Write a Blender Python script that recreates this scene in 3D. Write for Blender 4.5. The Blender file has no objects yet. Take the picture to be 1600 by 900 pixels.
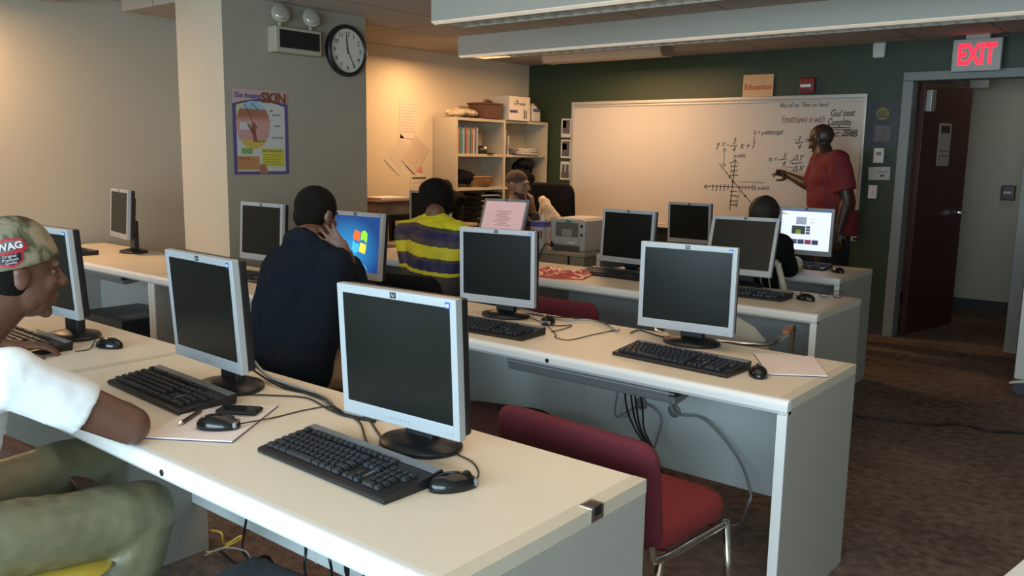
import bpy, bmesh, math, random
import numpy as np
from mathutils import Vector, Matrix
random.seed(4)
C = bpy.context.scene.collection
PI = math.pi
# ------------------------------------------------------------------ camera
CAM_H, FPX = 1.444, 1342.0
_y, _p, _r = math.radians(-39.08), math.radians(8.9), math.radians(0.933)
_cy, _sy = math.cos(_y), math.sin(_y)
FW = Vector((_sy*math.cos(_p), _cy*math.cos(_p), -math.sin(_p)))
_r0 = Vector((_cy, -_sy, 0)); _u0 = _r0.cross(FW)
RT = _r0*math.cos(_r) + _u0*math.sin(_r)
UP = -_r0*math.sin(_r) + _u0*math.cos(_r)
cam = bpy.data.objects.new('camera', bpy.data.cameras.new('camera')); C.objects.link(cam)
cam.matrix_world = Matrix(((RT.x, UP.x, -FW.x, 0), (RT.y, UP.y, -FW.y, 0), (RT.z, UP.z, -FW.z, CAM_H), (0, 0, 0, 1)))
cam.data.sensor_width = 36; cam.data.lens = FPX/1600*36; cam.data.clip_start = 0.05
bpy.context.scene.camera = cam
def ray(px, py): return RT*((px-800)/FPX) - UP*((py-450)/FPX) + FW
def atz(px, py, z): d = ray(px, py); return Vector((0, 0, CAM_H)) + d*((z-CAM_H)/d.z)
def aty(px, py, y): d = ray(px, py); return Vector((0, 0, CAM_H)) + d*(y/d.y)
def atx(px, py, x): d = ray(px, py); return Vector((0, 0, CAM_H)) + d*(x/d.x)
# ------------------------------------------------------------------ light
sc = bpy.context.scene
sc.view_settings.view_transform = 'Standard'; sc.view_settings.look = 'None'
sc.view_settings.gamma = 1; sc.view_settings.exposure = 0.45; sc.view_settings.use_curve_mapping = False
w = bpy.data.worlds.new('world'); sc.world = w; w.use_nodes = True
w.node_tree.nodes['Background'].inputs[0].default_value = (0.6, 0.8, 1.0, 1)
w.node_tree.nodes['Background'].inputs[1].default_value = 0.6
def area(name, loc, rot, sx, sy, col, power, spread=PI):
    l = bpy.data.lights.new(name, 'AREA'); l.shape = 'RECTANGLE'; l.size = sx; l.size_y = sy
    l.color = col; l.energy = power; l.spread = spread
    o = bpy.data.objects.new(name, l); C.objects.link(o); o.location = loc; o.rotation_euler = rot
    return o
WARM = (1.0, 0.60, 0.30)
area('window_daylight', (-0.75, -1.95, 1.3), (math.radians(90), 0, 0), 5.8, 1.6, (0.64, 0.87, 1.0), 215)
area('strip_light_whiteboard', (-4.38, 6.63, 2.27), (0, 0, 0), 1.15, 0.12, WARM, 22)
area('strip_light_alcove', (-5.05, 5.5, 2.27), (0, 0, 0), 0.9, 0.12, WARM, 20)
area('strip_light_side', (-6.1, 1.9, 2.40), (0, 0, 0), 0.8, 0.12, WARM, 24)
area('warm_fill_near', (-1.4, 2.0, 2.34), (0, 0, 0), 3.0, 1.8, (1.0, 0.72, 0.46), 16)  # added warm fill over the near desks, no fixture belongs to it
area('corridor_light', (-1.3, 8.5, 2.3), (0, 0, 0), 0.4, 0.8, (1.0, 0.8, 0.55), 1.1)

# ------------------------------------------------------------------ materials
MATS = {}
def mat(name, col, rough=0.6, metal=0.0, noise=0.0, nscale=20, bump=0.0, bscale=80, spec=0.5, emit=None, alpha=None, trans=0, coat=0):
    if name in MATS: return MATS[name]
    m = bpy.data.materials.new(name); m.use_nodes = True; nt = m.node_tree; b = nt.nodes['Principled BSDF']
    b.inputs['Base Color'].default_value = (*col, 1); b.inputs['Roughness'].default_value = rough
    b.inputs['Metallic'].default_value = metal; b.inputs['Specular IOR Level'].default_value = spec
    b.inputs['Coat Weight'].default_value = coat
    if trans: b.inputs['Transmission Weight'].default_value = trans
    if alpha is not None: b.inputs['Alpha'].default_value = alpha
    if emit: b.inputs['Emission Color'].default_value = (*emit[0], 1); b.inputs['Emission Strength'].default_value = emit[1]
    if noise or bump:
        tc = nt.nodes.new('ShaderNodeTexCoord')
    if noise:
        n = nt.nodes.new('ShaderNodeTexNoise'); n.inputs['Scale'].default_value = nscale; n.inputs['Detail'].default_value = 4
        mx = nt.nodes.new('ShaderNodeMix'); mx.data_type = 'RGBA'
        nt.links.new(tc.outputs['Object'], n.inputs['Vector']); nt.links.new(n.outputs['Fac'], mx.inputs[0])
        mx.inputs[6].default_value = (*[c*(1-noise) for c in col], 1); mx.inputs[7].default_value = (*[min(1, c*(1+noise)) for c in col], 1)
        nt.links.new(mx.outputs[2], b.inputs['Base Color'])
    if bump:
        n2 = nt.nodes.new('ShaderNodeTexNoise'); n2.inputs['Scale'].default_value = bscale; n2.inputs['Detail'].default_value = 3
        bp = nt.nodes.new('ShaderNodeBump'); bp.inputs['Strength'].default_value = bump; bp.inputs['Distance'].default_value = 0.01
        nt.links.new(tc.outputs['Object'], n2.inputs['Vector']); nt.links.new(n2.outputs['Fac'], bp.inputs['Height'])
        nt.links.new(bp.outputs['Normal'], b.inputs['Normal'])
    MATS[name] = m; return m
wall_m = mat('beige_wall_paint', (0.52, 0.47, 0.38), 0.75, noise=0.03, nscale=1.5, bump=0.05, bscale=150)
wallw_m = mat('warm_wall_paint', (0.66, 0.55, 0.40), 0.75, noise=0.03, nscale=1.5)
grey_m = mat('taupe_wall_paint', (0.33, 0.295, 0.23), 0.8, noise=0.04, nscale=2, bump=0.08, bscale=60)
green_m = mat('green_wall_paint', (0.028, 0.045, 0.020), 0.5, noise=0.06, nscale=2)
white_m = mat('white_paint', (0.62, 0.60, 0.56), 0.5, noise=0.02)
frame_m = mat('door_frame_paint', (0.24, 0.24, 0.23), 0.5, noise=0.03)
cream_m = mat('cream_laminate', (0.78, 0.69, 0.56), 0.42, noise=0.025, nscale=3, spec=0.35)
edge_m = mat('white_edge', (0.80, 0.80, 0.78), 0.4, noise=0.03, nscale=8)
strip_m = mat('end_strip', (0.62, 0.56, 0.45), 0.45, noise=0.05, nscale=9)
panel_m = mat('grey_beige_panel', (0.40, 0.385, 0.345), 0.6, noise=0.05, nscale=3)
modesty_m = mat('modesty_panel_grey', (0.62, 0.66, 0.65), 0.55, noise=0.07, nscale=2.5)
black_m = mat('black_plastic', (0.012, 0.012, 0.014), 0.38, noise=0.1)
blackg_m = mat('glossy_black_plastic', (0.008, 0.008, 0.009), 0.16, noise=0.1)
key_m = mat('key_plastic', (0.022, 0.024, 0.03), 0.45, noise=0.15, nscale=60)
silver_m = mat('silver_plastic', (0.40, 0.42, 0.44), 0.38, 0.1, noise=0.02)
grysil_m = mat('grey_strip', (0.22, 0.23, 0.24), 0.4, 0.2, noise=0.03)
screen_m = mat('dark_screen', (0.007, 0.009, 0.008), 0.28, noise=0.1, spec=0.28)
chrome_m = mat('chrome', (0.7, 0.68, 0.64), 0.16, 1.0, noise=0.05)
dmetal_m = mat('dark_metal', (0.06, 0.06, 0.06), 0.4, 0.7, noise=0.05)
red_m = mat('maroon_fabric', (0.125, 0.013, 0.024), 0.9, noise=0.18, nscale=60, bump=0.35, bscale=600)
redseat_m = mat('maroon_seat_fabric', (0.20, 0.018, 0.022), 0.9, noise=0.18, nscale=60, bump=0.35, bscale=600)
blkfab_m = mat('black_fabric', (0.010, 0.010, 0.011), 0.9, spec=0.12, noise=0.2, nscale=40, bump=0.2, bscale=400)
skin_m = mat('dark_skin', (0.13, 0.058, 0.038), 0.45, noise=0.14, nscale=25, bump=0.08, bscale=250)
skin2_m = mat('brown_skin', (0.30, 0.155, 0.09), 0.5, noise=0.14, nscale=25)
skin3_m = mat('deep_brown_skin', (0.045, 0.022, 0.015), 0.45, noise=0.12, nscale=25)
skin4_m = mat('mid_brown_skin', (0.15, 0.07, 0.042), 0.5, noise=0.12, nscale=25)
hair_m = mat('black_hair', (0.008, 0.007, 0.006), 0.75, noise=0.4, nscale=90, bump=0.8, bscale=260, spec=0.12)
eye_m = mat('eye_white', (0.16, 0.13, 0.11), 0.25, noise=0.02)
tee_m = mat('white_cotton', (0.78, 0.80, 0.82), 0.85, noise=0.03, nscale=6, bump=0.15, bscale=30)
navy_m = mat('navy_fleece', (0.008, 0.012, 0.020), 0.95, spec=0.1, noise=0.2, nscale=12, bump=0.3, bscale=40)
olive_m = mat('olive_trousers', (0.17, 0.16, 0.09), 0.40, noise=0.05, nscale=8, bump=0.3, bscale=25)
khaki_m = mat('khaki_trousers', (0.20, 0.135, 0.08), 0.8, noise=0.2, nscale=12, bump=0.4, bscale=30)
redpolo_m = mat('red_polo', (0.165, 0.012, 0.016), 0.8, noise=0.1, nscale=10, bump=0.2, bscale=30)
dark_tr_m = mat('dark_trousers', (0.014, 0.014, 0.017), 0.85, noise=0.2, nscale=10)
paper_m = mat('paper', (0.80, 0.74, 0.68), 0.7, noise=0.02)
pinkpaper_m = mat('pinkish_paper', (0.84, 0.74, 0.70), 0.7, noise=0.03)
ink_m = mat('marker_ink', (0.05, 0.035, 0.03), 0.6, noise=0.2)
redink_m = mat('red_marker_ink', (0.26, 0.08, 0.07), 0.6, noise=0.2)
wb_m = mat('whiteboard_surface', (0.55, 0.49, 0.43), 0.32, noise=0.03, nscale=2, spec=0.4)
alu_m = mat('aluminium_frame', (0.55, 0.52, 0.47), 0.35, 0.5, noise=0.04)
beige_m = mat('beige_metal', (0.46, 0.40, 0.30), 0.5, noise=0.03)
print_m = mat('printer_plastic', (0.50, 0.47, 0.42), 0.5, noise=0.03)
wood_m = mat('dark_red_wood', (0.075, 0.022, 0.020), 0.4, noise=0.25, nscale=6)
base_m = mat('dark_vinyl_base', (0.04, 0.042, 0.045), 0.6, noise=0.1)
pink_m = mat('pink_plastic_bag', (0.85, 0.16, 0.13), 0.28, noise=0.1, nscale=10, bump=0.9, bscale=18)
brown_m = mat('wicker', (0.11, 0.045, 0.025), 0.7, noise=0.5, nscale=50, bump=0.8, bscale=120)
tan_m = mat('tan_wicker', (0.40, 0.22, 0.09), 0.7, noise=0.3, nscale=60, bump=0.6, bscale=120)
glass_m = mat('dark_glass', (0.02, 0.025, 0.03), 0.08, noise=0.05)
yellow_m = mat('yellow_plastic', (0.62, 0.43, 0.06), 0.4, noise=0.05)
greych_m = mat('grey_beige_plastic', (0.42, 0.38, 0.32), 0.5, noise=0.03)
woodarm_m = mat('wood_armrest', (0.35, 0.16, 0.07), 0.45, noise=0.2, nscale=30)
cable_m = mat('black_cable', (0.012, 0.012, 0.012), 0.45, noise=0.1)
gcable_m = mat('grey_cable', (0.30, 0.30, 0.29), 0.5, noise=0.05)
ycable_m = mat('yellow_cable', (0.75, 0.45, 0.06), 0.5, noise=0.05)
def flat(name, col, rough=0.6): return mat(name, col, rough, noise=0.05)

def carpet():
    m = bpy.data.materials.new('brown_carpet'); m.use_nodes = True; nt = m.node_tree; b = nt.nodes['Principled BSDF']
    tc = nt.nodes.new('ShaderNodeTexCoord'); N = []
    for s, d in ((1.3, 3), (22, 5), (240, 2)):
        n = nt.nodes.new('ShaderNodeTexNoise'); n.inputs['Scale'].default_value = s; n.inputs['Detail'].default_value = d
        nt.links.new(tc.outputs['Object'], n.inputs['Vector']); N.append(n)
    a = nt.nodes.new('ShaderNodeMath'); a.operation = 'ADD'; nt.links.new(N[0].outputs['Fac'], a.inputs[0]); nt.links.new(N[1].outputs['Fac'], a.inputs[1])
    c = nt.nodes.new('ShaderNodeMath'); c.operation = 'ADD'; nt.links.new(a.outputs[0], c.inputs[0]); nt.links.new(N[2].outputs['Fac'], c.inputs[1])
    e = nt.nodes.new('ShaderNodeMath'); e.operation = 'DIVIDE'; e.inputs[1].default_value = 3; nt.links.new(c.outputs[0], e.inputs[0])
    r = nt.nodes.new('ShaderNodeValToRGB'); r.color_ramp.elements[0].position = 0.38; r.color_ramp.elements[1].position = 0.64
    r.color_ramp.elements[0].color = (0.070, 0.047, 0.038, 1); r.color_ramp.elements[1].color = (0.32, 0.225, 0.18, 1)
    nt.links.new(e.outputs[0], r.inputs[0]); nt.links.new(r.outputs[0], b.inputs['Base Color']); b.inputs['Roughness'].default_value = 0.95
    b.inputs['Specular IOR Level'].default_value = 0.1
    bp = nt.nodes.new('ShaderNodeBump'); bp.inputs['Strength'].default_value = 0.6; bp.inputs['Distance'].default_value = 0.01
    nt.links.new(N[2].outputs['Fac'], bp.inputs['Height']); nt.links.new(bp.outputs[0], b.inputs['Normal'])
    return m
def ceiling_mat():
    m = bpy.data.materials.new('ceiling_tiles'); m.use_nodes = True; nt = m.node_tree; b = nt.nodes['Principled BSDF']
    tc = nt.nodes.new('ShaderNodeTexCoord'); mp = nt.nodes.new('ShaderNodeMapping'); mp.inputs['Location'].default_value = (0.09, 0.20, 0)
    nt.links.new(tc.outputs['Object'], mp.inputs['Vector'])
    br = nt.nodes.new('ShaderNodeTexBrick'); br.offset = 0; br.inputs['Scale'].default_value = 1
    br.inputs['Brick Width'].default_value = 0.61; br.inputs['Row Height'].default_value = 1.22; br.inputs['Mortar Size'].default_value = 0.008
    br.inputs['Color1'].default_value = (0.40, 0.365, 0.32, 1); br.inputs['Color2'].default_value = (0.42, 0.385, 0.335, 1); br.inputs['Mortar'].default_value = (0.20, 0.18, 0.155, 1)
    nt.links.new(mp.outputs[0], br.inputs['Vector']); nt.links.new(br.outputs['Color'], b.inputs['Base Color']); b.inputs['Roughness'].default_value = 0.9
    return m
def camo_mat():
    m = bpy.data.materials.new('camouflage_cloth'); m.use_nodes = True; nt = m.node_tree; b = nt.nodes['Principled BSDF']
    tc = nt.nodes.new('ShaderNodeTexCoord'); n = nt.nodes.new('ShaderNodeTexNoise'); n.inputs['Scale'].default_value = 17; n.inputs['Detail'].default_value = 3
    n.inputs['Distortion'].default_value = 0.6
    nt.links.new(tc.outputs['Object'], n.inputs['Vector'])
    r = nt.nodes.new('ShaderNodeValToRGB'); cr = r.color_ramp; cr.interpolation = 'LINEAR'
    cr.elements[0].position = 0.36; cr.elements[0].color = (0.055, 0.032, 0.018, 1)
    cr.elements[1].position = 0.41; cr.elements[1].color = (0.085, 0.085, 0.045, 1)
    for p, c in ((0.47, (0.10, 0.105, 0.055)), (0.50, (0.20, 0.185, 0.12)), (0.56, (0.22, 0.20, 0.14)), (0.60, (0.31, 0.25, 0.17))):
        e = cr.elements.new(p); e.color = (*c, 1)
    nt.links.new(n.outputs['Fac'], r.inputs[0]); nt.links.new(r.outputs[0], b.inputs['Base Color']); b.inputs['Roughness'].default_value = 0.85
    return m
carpet_m, ceil_m, camo_m = carpet(), ceiling_mat(), camo_mat()

# ------------------------------------------------------------------ mesh helpers
class MB:
    def __init__(s): s.v = []; s.f = []; s.mi = []
    def add(s, vs, fs, mi=0):
        k = len(s.v); s.v += [tuple(v) for v in vs]; s.f += [tuple(i+k for i in f) for f in fs]; s.mi += [mi]*len(fs); return s
    def box(s, x0, x1, y0, y1, z0, z1, mi=0):
        v = [(x, y, z) for x in (x0, x1) for y in (y0, y1) for z in (z0, z1)]
        return s.add(v, [(0, 1, 3, 2), (4, 6, 7, 5), (0, 4, 5, 1), (2, 3, 7, 6), (0, 2, 6, 4), (1, 5, 7, 3)], mi)
    def obox(s, M, x0, x1, y0, y1, z0, z1, mi=0):
        v = [M @ Vector((x, y, z)) for x in (x0, x1) for y in (y0, y1) for z in (z0, z1)]
        return s.add(v, [(0, 1, 3, 2), (4, 6, 7, 5), (0, 4, 5, 1), (2, 3, 7, 6), (0, 2, 6, 4), (1, 5, 7, 3)], mi)
    def prism(s, poly, h0, h1, ax='z', mi=0):
        n = len(poly)
        def P(a, b, h): return (a, b, h) if ax == 'z' else ((h, a, b) if ax == 'x' else (a, h, b))
        v = [P(a, b, h0) for a, b in poly] + [P(a, b, h1) for a, b in poly]
        return s.add(v, [tuple(range(n))[::-1], tuple(range(n, 2*n))] + [(i, (i+1) % n, n+(i+1) % n, n+i) for i in range(n)], mi)
    def tube(s, pts, r, n=8, cap=True, mi=0, closed=False):
        pts = [Vector(p) for p in pts]; N = len(pts); rs = r if isinstance(r, (list, tuple)) else [r]*N
        up = None; rings = []
        for i, p in enumerate(pts):
            t = (pts[(i+1) % N]-pts[i-1]) if closed else (pts[min(i+1, N-1)]-pts[max(i-1, 0)])
            t = t.normalized() if t.length > 1e-9 else Vector((0, 0, 1))
            if up is None:
                up = Vector((0, 0, 1)) if abs(t.z) < 0.9 else Vector((1, 0, 0))
            u = (up - t*up.dot(t)).normalized(); w_ = t.cross(u); up = u
            rings.append([p + (u*math.cos(a)+w_*math.sin(a))*rs[i] for a in [2*PI*k/n for k in range(n)]])
        v = [q for R_ in rings for q in R_]; f = []
        for i in range(N if closed else N-1):
            j = (i+1) % N
            for k in range(n): f.append((i*n+k, i*n+(k+1) % n, j*n+(k+1) % n, j*n+k))
        if cap and not closed: f += [tuple(range(n))[::-1], tuple((N-1)*n+k for k in range(n))]
        return s.add(v, f, mi)
    def lathe(s, prof, c=(0, 0, 0), n=24, sx=1, sy=1, mi=0, cap=True):
        v = []; f = []; c = Vector(c)
        for r, z in prof:
            for k in range(n): a = 2*PI*k/n; v.append(c+Vector((r*math.cos(a)*sx, r*math.sin(a)*sy, z)))
        for i in range(len(prof)-1):
            for k in range(n): f.append((i*n+k, i*n+(k+1) % n, (i+1)*n+(k+1) % n, (i+1)*n+k))
        if cap: f += [tuple(range(n))[::-1], tuple((len(prof)-1)*n+k for k in range(n))]
        return s.add(v, f, mi)
    def sphere(s, c, r, M=None, nu=14, nv=9, mi=0):
        r = (r, r, r) if not isinstance(r, (tuple, list)) else r; c = Vector(c); v = []; f = []
        M = M or Matrix.Identity(3)
        v.append(c+M @ Vector((0, 0, r[2])))
        for i in range(1, nv):
            t = PI*i/nv
            for k in range(nu):
                a = 2*PI*k/nu; v.append(c+M @ Vector((r[0]*math.sin(t)*math.cos(a), r[1]*math.sin(t)*math.sin(a), r[2]*math.cos(t))))
        v.append(c-M @ Vector((0, 0, r[2]))); L = len(v)-1
        for k in range(nu):
            f.append((0, 1+k, 1+(k+1) % nu)); f.append((L, 1+(nv-2)*nu+(k+1) % nu, 1+(nv-2)*nu+k))
        for i in range(nv-2):
            for k in range(nu): f.append((1+i*nu+k, 1+(i+1)*nu+k, 1+(i+1)*nu+(k+1) % nu, 1+i*nu+(k+1) % nu))
        return s.add(v, f, mi)
    def cone(s, a, b, ra, rb, ball=True, n=16, mi=0):
        s.tube([a, b], [ra, rb], n, mi=mi)
        if ball: s.sphere(a, ra, mi=mi); s.sphere(b, rb, mi=mi)
        return s
    def xf(s, M): s.v = [tuple(M @ Vector(v)) for v in s.v]; return s
    def build(s, name, ms, parent=None, bevel=0, smooth=False, seg=2):
        me = bpy.data.meshes.new(name); me.from_pydata(s.v, [], s.f); me.update()
        ms = ms if isinstance(ms, (list, tuple)) else [ms]
        for m in ms: me.materials.append(m)
        for p, i in zip(me.polygons, s.mi): p.material_index = i
        bm = bmesh.new(); bm.from_mesh(me); bmesh.ops.recalc_face_normals(bm, faces=bm.faces); bm.to_mesh(me); bm.free()
        if smooth:
            for p in me.polygons: p.use_smooth = True
        o = bpy.data.objects.new(name, me); C.objects.link(o)
        if parent: o.parent = parent
        if bevel:
            b = o.modifiers.new('b', 'BEVEL'); b.width = bevel; b.segments = seg; b.limit_method = 'ANGLE'; b.angle_limit = math.radians(40)
            for p in me.polygons: p.use_smooth = True
            wn = o.modifiers.new('wn', 'WEIGHTED_NORMAL'); wn.keep_sharp = False
        return o
def spline(pts, k=8):
    pts = [Vector(p) for p in pts]; P = [pts[0]]+pts+[pts[-1]]; out = []
    for i in range(1, len(P)-2):
        a, b, c, d = P[i-1:i+3]
        for j in range(k):
            t = j/k
            out.append(0.5*((2*b)+(c-a)*t+(2*a-5*b+4*c-d)*t*t+(3*b-3*c+d-a)*t**3))
    out.append(pts[-1]); return out
def tag(o, label, cat, group=None, kind=None):
    if label: o['label'] = label
    if cat: o['category'] = cat
    if group: o['group'] = group
    if kind: o['kind'] = kind
    return o
def thing(name, label, cat, loc=(0, 0, 0), rz=0, group=None):
    o = bpy.data.objects.new(name, None); C.objects.link(o); o.location = loc; o.rotation_euler = (0, 0, rz)
    o.empty_display_size = 0.05
    return tag(o, label, cat, group)
def struct(name, mb, m, parent=None, bevel=0):
    o = mb.build(name, m, parent, bevel)
    if not parent: o['kind'] = 'structure'
    return o
def copy_tree(o, parent=None):
    c = o.copy(); C.objects.link(c)
    if parent: c.parent = parent
    for ch in list(o.children): copy_tree(ch, c)
    return c
def text_mesh(s, size, M, m, name, parent=None, bold=0, shear=0, align='CENTER', depth=0.0008, fitw=None, fith=None, wob=0):
    cu = bpy.data.curves.new('t', 'FONT'); cu.body = s; cu.size = size; cu.align_x = align; cu.shear = shear; cu.offset = bold; cu.extrude = depth
    cu.resolution_u = 3
    o = bpy.data.objects.new('t', cu); C.objects.link(o)
    me = bpy.data.meshes.new_from_object(o.evaluated_get(bpy.context.evaluated_depsgraph_get()))
    bpy.data.objects.remove(o)
    if wob:
        for v in me.vertices:
            x, y = v.co.x/size, v.co.y/size; ph = len(s)*1.7
            v.co.y += size*wob*(math.sin(x*2.3+ph)+0.6*math.sin(x*5.1+y*3+ph*2)); v.co.x += size*wob*(0.8*math.sin(y*5+x*1.7+ph))
    xs = [v.co.x for v in me.vertices]; ys = [v.co.y for v in me.vertices]
    sx = fitw/(max(xs)-min(xs)) if fitw else 1; sy = fith/(max(ys)-min(ys)) if fith else 1
    me.transform(M @ Matrix.Diagonal((sx, sy, 1, 1))); me.materials.clear(); me.materials.append(m)
    t = bpy.data.objects.new(name, me); C.objects.link(t)
    if parent: t.parent = parent
    return t
def frame3(xa, ya, loc):            # matrix whose x and y axes are given (text lies in that plane)
    xa = Vector(xa).normalized(); ya = Vector(ya); ya = (ya-xa*ya.dot(xa)).normalized(); za = xa.cross(ya)
    return Matrix(((xa.x, ya.x, za.x, loc[0]), (xa.y, ya.y, za.y, loc[1]), (xa.z, ya.z, za.z, loc[2]), (0, 0, 0, 1)))
T = 0.737

# ------------------------------------------------------------------ room shell
CE = 2.37
struct('floor', MB().box(-6.6, 2.6, -2.0, 9.5, -0.05, 0), carpet_m)
struct('ceiling', MB().box(-5.08, 2.6, -2.0, 7.5, CE, CE+0.2).box(-6.0, -5.08, 3.06, 7.5, CE, CE+0.2).box(-6.6, -5.08, -2.0, 3.06, 2.53, 2.6).box(-6.6, -5.9, 3.05, 4.1, 2.53, 2.6).box(-2.6, 1.5, 7.5, 9.5, CE, CE+0.2), ceil_m)
struct('wall_left', MB().box(-6.65, -6.55, -2.0, 4.1, 0, 2.6), wall_m)
struct('wall_return', MB().box(-6.55, -5.2, 4.0, 4.1, 0, 2.6), wall_m)
struct('wall_alcove', MB().box(-5.92, -5.82, 4.1, 7.5, 0, 2.5), wallw_m)
col = MB().box(-5.29, -4.77, 3.05, 4.19, 0, 2.6)
col.mi = [0, 1, 0, 0, 0, 0]
struct('wall_column', col, [wall_m, grey_m])
struct('wall_front', MB().box(-5.92, -2.0, 7.4, 7.5, 0, 2.5).box(-1.07, 2.6, 7.4, 7.5, 0, 2.5).box(-2.0, -1.07, 7.4, 7.5, 2.11, 2.5), green_m)
struct('wall_corridor', MB().box(-2.6, 1.5, 9.36, 9.46, 0, 2.5).box(-2.6, -2.5, 7.5, 9.4, 0, 2.5).box(1.4, 1.5, 7.5, 9.4, 0, 2.5), wall_m)
struct('baseboard_corridor', MB().box(-2.5, 1.4, 9.345, 9.36, 0, 0.10), base_m)
struct('baseboard_front', MB().box(-5.8, -2.0, 7.385, 7.4, 0, 0.10), base_m)
struct('wall_right', MB().box(2.5, 2.6, -2.0, 7.5, 0, 2.5), wall_m)
struct('wall_back', MB().box(-6.6, 2.6, -2.1, -2.0, 0, 0.45).box(-6.6, 2.6, -2.1, -2.0, 2.05, 2.6).box(-6.6, -3.7, -2.1, -2.0, 0.45, 2.05).box(2.2, 2.6, -2.1, -2.0, 0.45, 2.05), wall_m)
# door frame, open leaf
fr = MB().box(-2.02, -1.94, 7.36, 7.52, 0, 2.059).box(-2.02, -1.04, 7.36, 7.52, 2.06, 2.13).box(-1.13, -1.04, 7.36, 7.52, 0, 2.059)
struct('door_1', fr, frame_m, bevel=0.006)
leaf = bpy.data.objects.new('door_2', None); C.objects.link(leaf); leaf['kind'] = 'structure'
leaf.location = (-1.93, 7.53, 0); leaf.rotation_euler = (0, 0, math.radians(79))
MB().box(0, 0.88, -0.045, 0, 0.01, 2.06).build('door_leaf', wood_m, leaf, 0.003)
MB().tube([(0.81, -0.05, 1.0), (0.81, -0.10, 1.0), (0.72, -0.10, 1.0)], 0.011).lathe([(0.03, 0), (0.03, 0.01)], (0.81, -0.05, 0.995)).build('door_handle', chrome_m, leaf)
MB().box(0.30, 0.52, -0.048, -0.045, 1.40, 1.75).build('door_notice', flat('notice_paper', (0.42, 0.36, 0.30)), leaf)
MB().box(0.33, 0.49, -0.050, -0.048, 1.67, 1.73).box(0.33, 0.49, -0.050, -0.048, 1.52, 1.525).box(0.33, 0.49, -0.050, -0.048, 1.48, 1.485).build('notice_text', ink_m, leaf)
MB().box(0.02, 0.10, -0.09, -0.045, 1.83, 2.0).build('door_closer', alu_m, leaf, 0.005)
# sidelight beside the door on the right
sl = MB().box(-1.03, -0.95, 7.30, 7.36, 0, 2.11).box(-0.95, 0.2, 7.30, 7.36, 0, 0.16).box(-0.95, 0.2, 7.30, 7.36, 2.03, 2.11).box(0.2, 0.28, 7.30, 7.36, 0, 2.11)
w1 = struct('window_1', sl, mat('pale_frame', (0.42, 0.42, 0.39), 0.5, noise=0.03), bevel=0.004)
MB().box(-0.95, 0.2, 7.32, 7.34, 0.16, 2.03).build('window_pane', glass_m, w1)
# back window (behind the camera) frame
bw = MB().box(-3.7, 2.2, -2.08, -2.02, 0.45, 0.5).box(-3.7, 2.2, -2.08, -2.02, 2.0, 2.05)
for x in (-3.7, -2.3, -0.9, 0.6, 2.15): bw.box(x, x+0.05, -2.08, -2.02, 0.45, 2.05)
struct('window_2', bw, white_m)

# ------------------------------------------------------------------ desks
def desk(x1, y0, y1, label, W=1.829, tray=False, clip=False, lock=True):
    x0 = x1-W
    t = thing('computer_desk', label, 'desk', (x0+W/2, (y0+y1)/2, 0)); h = W/2; d = (y1-y0)/2
    g = 0.0015
    MB().box(-h+g, h-g-0.035, -d+0.03, d, T-0.032, T).build('tabletop', cream_m, t, 0.002)
    MB().box(h-g-0.035, h-g, -d+0.03, d, T-0.032, T-0.0002).build('end_strip', strip_m, t)
    prof = [(-d+0.03, T-0.045), (-d+0.03, T)] + [(-d+0.018-0.018*math.sin(a), T-0.018+0.018*math.cos(a)) for a in [i*PI/12 for i in range(7)]] + [(-d, T-0.034), (-d+0.008, T-0.045)]
    MB().prism(prof, -h+g, h-g, 'x').build('front_edge', edge_m, t, smooth=False)
    for sx in (-1, 1):
        a, b = (-h+g, -h+0.032) if sx < 0 else (h-0.032, h-g)
        MB().box(a, b, -d+0.008, d, 0, T-0.033).build('side_panel', panel_m, t, 0.002)
        MB().box(a, b, -d+0.001, -d+0.0078, 0, T-0.046).build('panel_edge', edge_m, t, 0.001)
    m = MB().box(-h+0.033, h-0.033, d-0.06, d-0.04, 0.20, T-0.033)
    m.build('modesty_panel', modesty_m, t, 0.002)
    MB().box(-h*0.2-0.002, -h*0.2+0.002, d-0.063, d-0.06, 0.2, T-0.033).build('panel_seam', mat('seam', (0.62, 0.62, 0.6), 0.5, noise=.05), t)
    if lock:
        MB().tube([(0.03, -d+0.006, T-0.024), (0.03, -d-0.002, T-0.024)], 0.008, 12).build('edge_screw', dmetal_m, t)
    if tray:
        MB().prism([(-d+0.03, T-0.05), (-d+0.04, T-0.095), (-d+0.055, T-0.10), (-d+0.36, T-0.06), (-d+0.36, T-0.05)], -h*0.2, h-0.39, 'x').build('keyboard_tray', grysil_m, t, 0.003)
        MB().box(-h*0.2, h-0.39, -d+0.028, -d+0.032, T-0.062, T-0.058).build('tray_lip', silver_m, t)
        MB().box(h-0.41, h-0.385, -d+0.03, -d+0.36, T-0.07, T-0.034).build('tray_runner', dmetal_m, t)
    if clip:
        MB().box(h-0.032, h+0.0015, 0.105, 0.150, T-0.03, T+0.0015).build('metal_clip', chrome_m, t, 0.002)
        MB().box(h-0.026, h+0.003, 0.113, 0.140, T-0.018, T+0.003).build('clip_slot', black_m, t, 0.002)
    return t
A0, A1 = 0.95, 1.60
B0, B1 = 2.41, 3.03
C0, C1 = 3.88, 4.51
D0, D1 = 5.17, 5.80
desk(-0.905, A0, A1, 'nearest white-topped computer desk, right end with a metal clip, carrying the closest black-screened monitor', clip=True)
desk(-0.905-1.83, A0, A1, 'nearest-row white-topped computer desk at far left, under the cap wearer\'s neighbour\'s screen')
desk(-0.905, B0, B1, 'second-row computer desk with a grey under-desk tray and a writing pad at its right end', tray=True)
desk(-0.905-1.83, B0, B1, 'second-row computer desk in front of the person in the navy top')
desk(-0.905-3.66, B0, B1, 'computer desk in the far left corner with a lone monitor turned sideways', tray=True)
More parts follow.
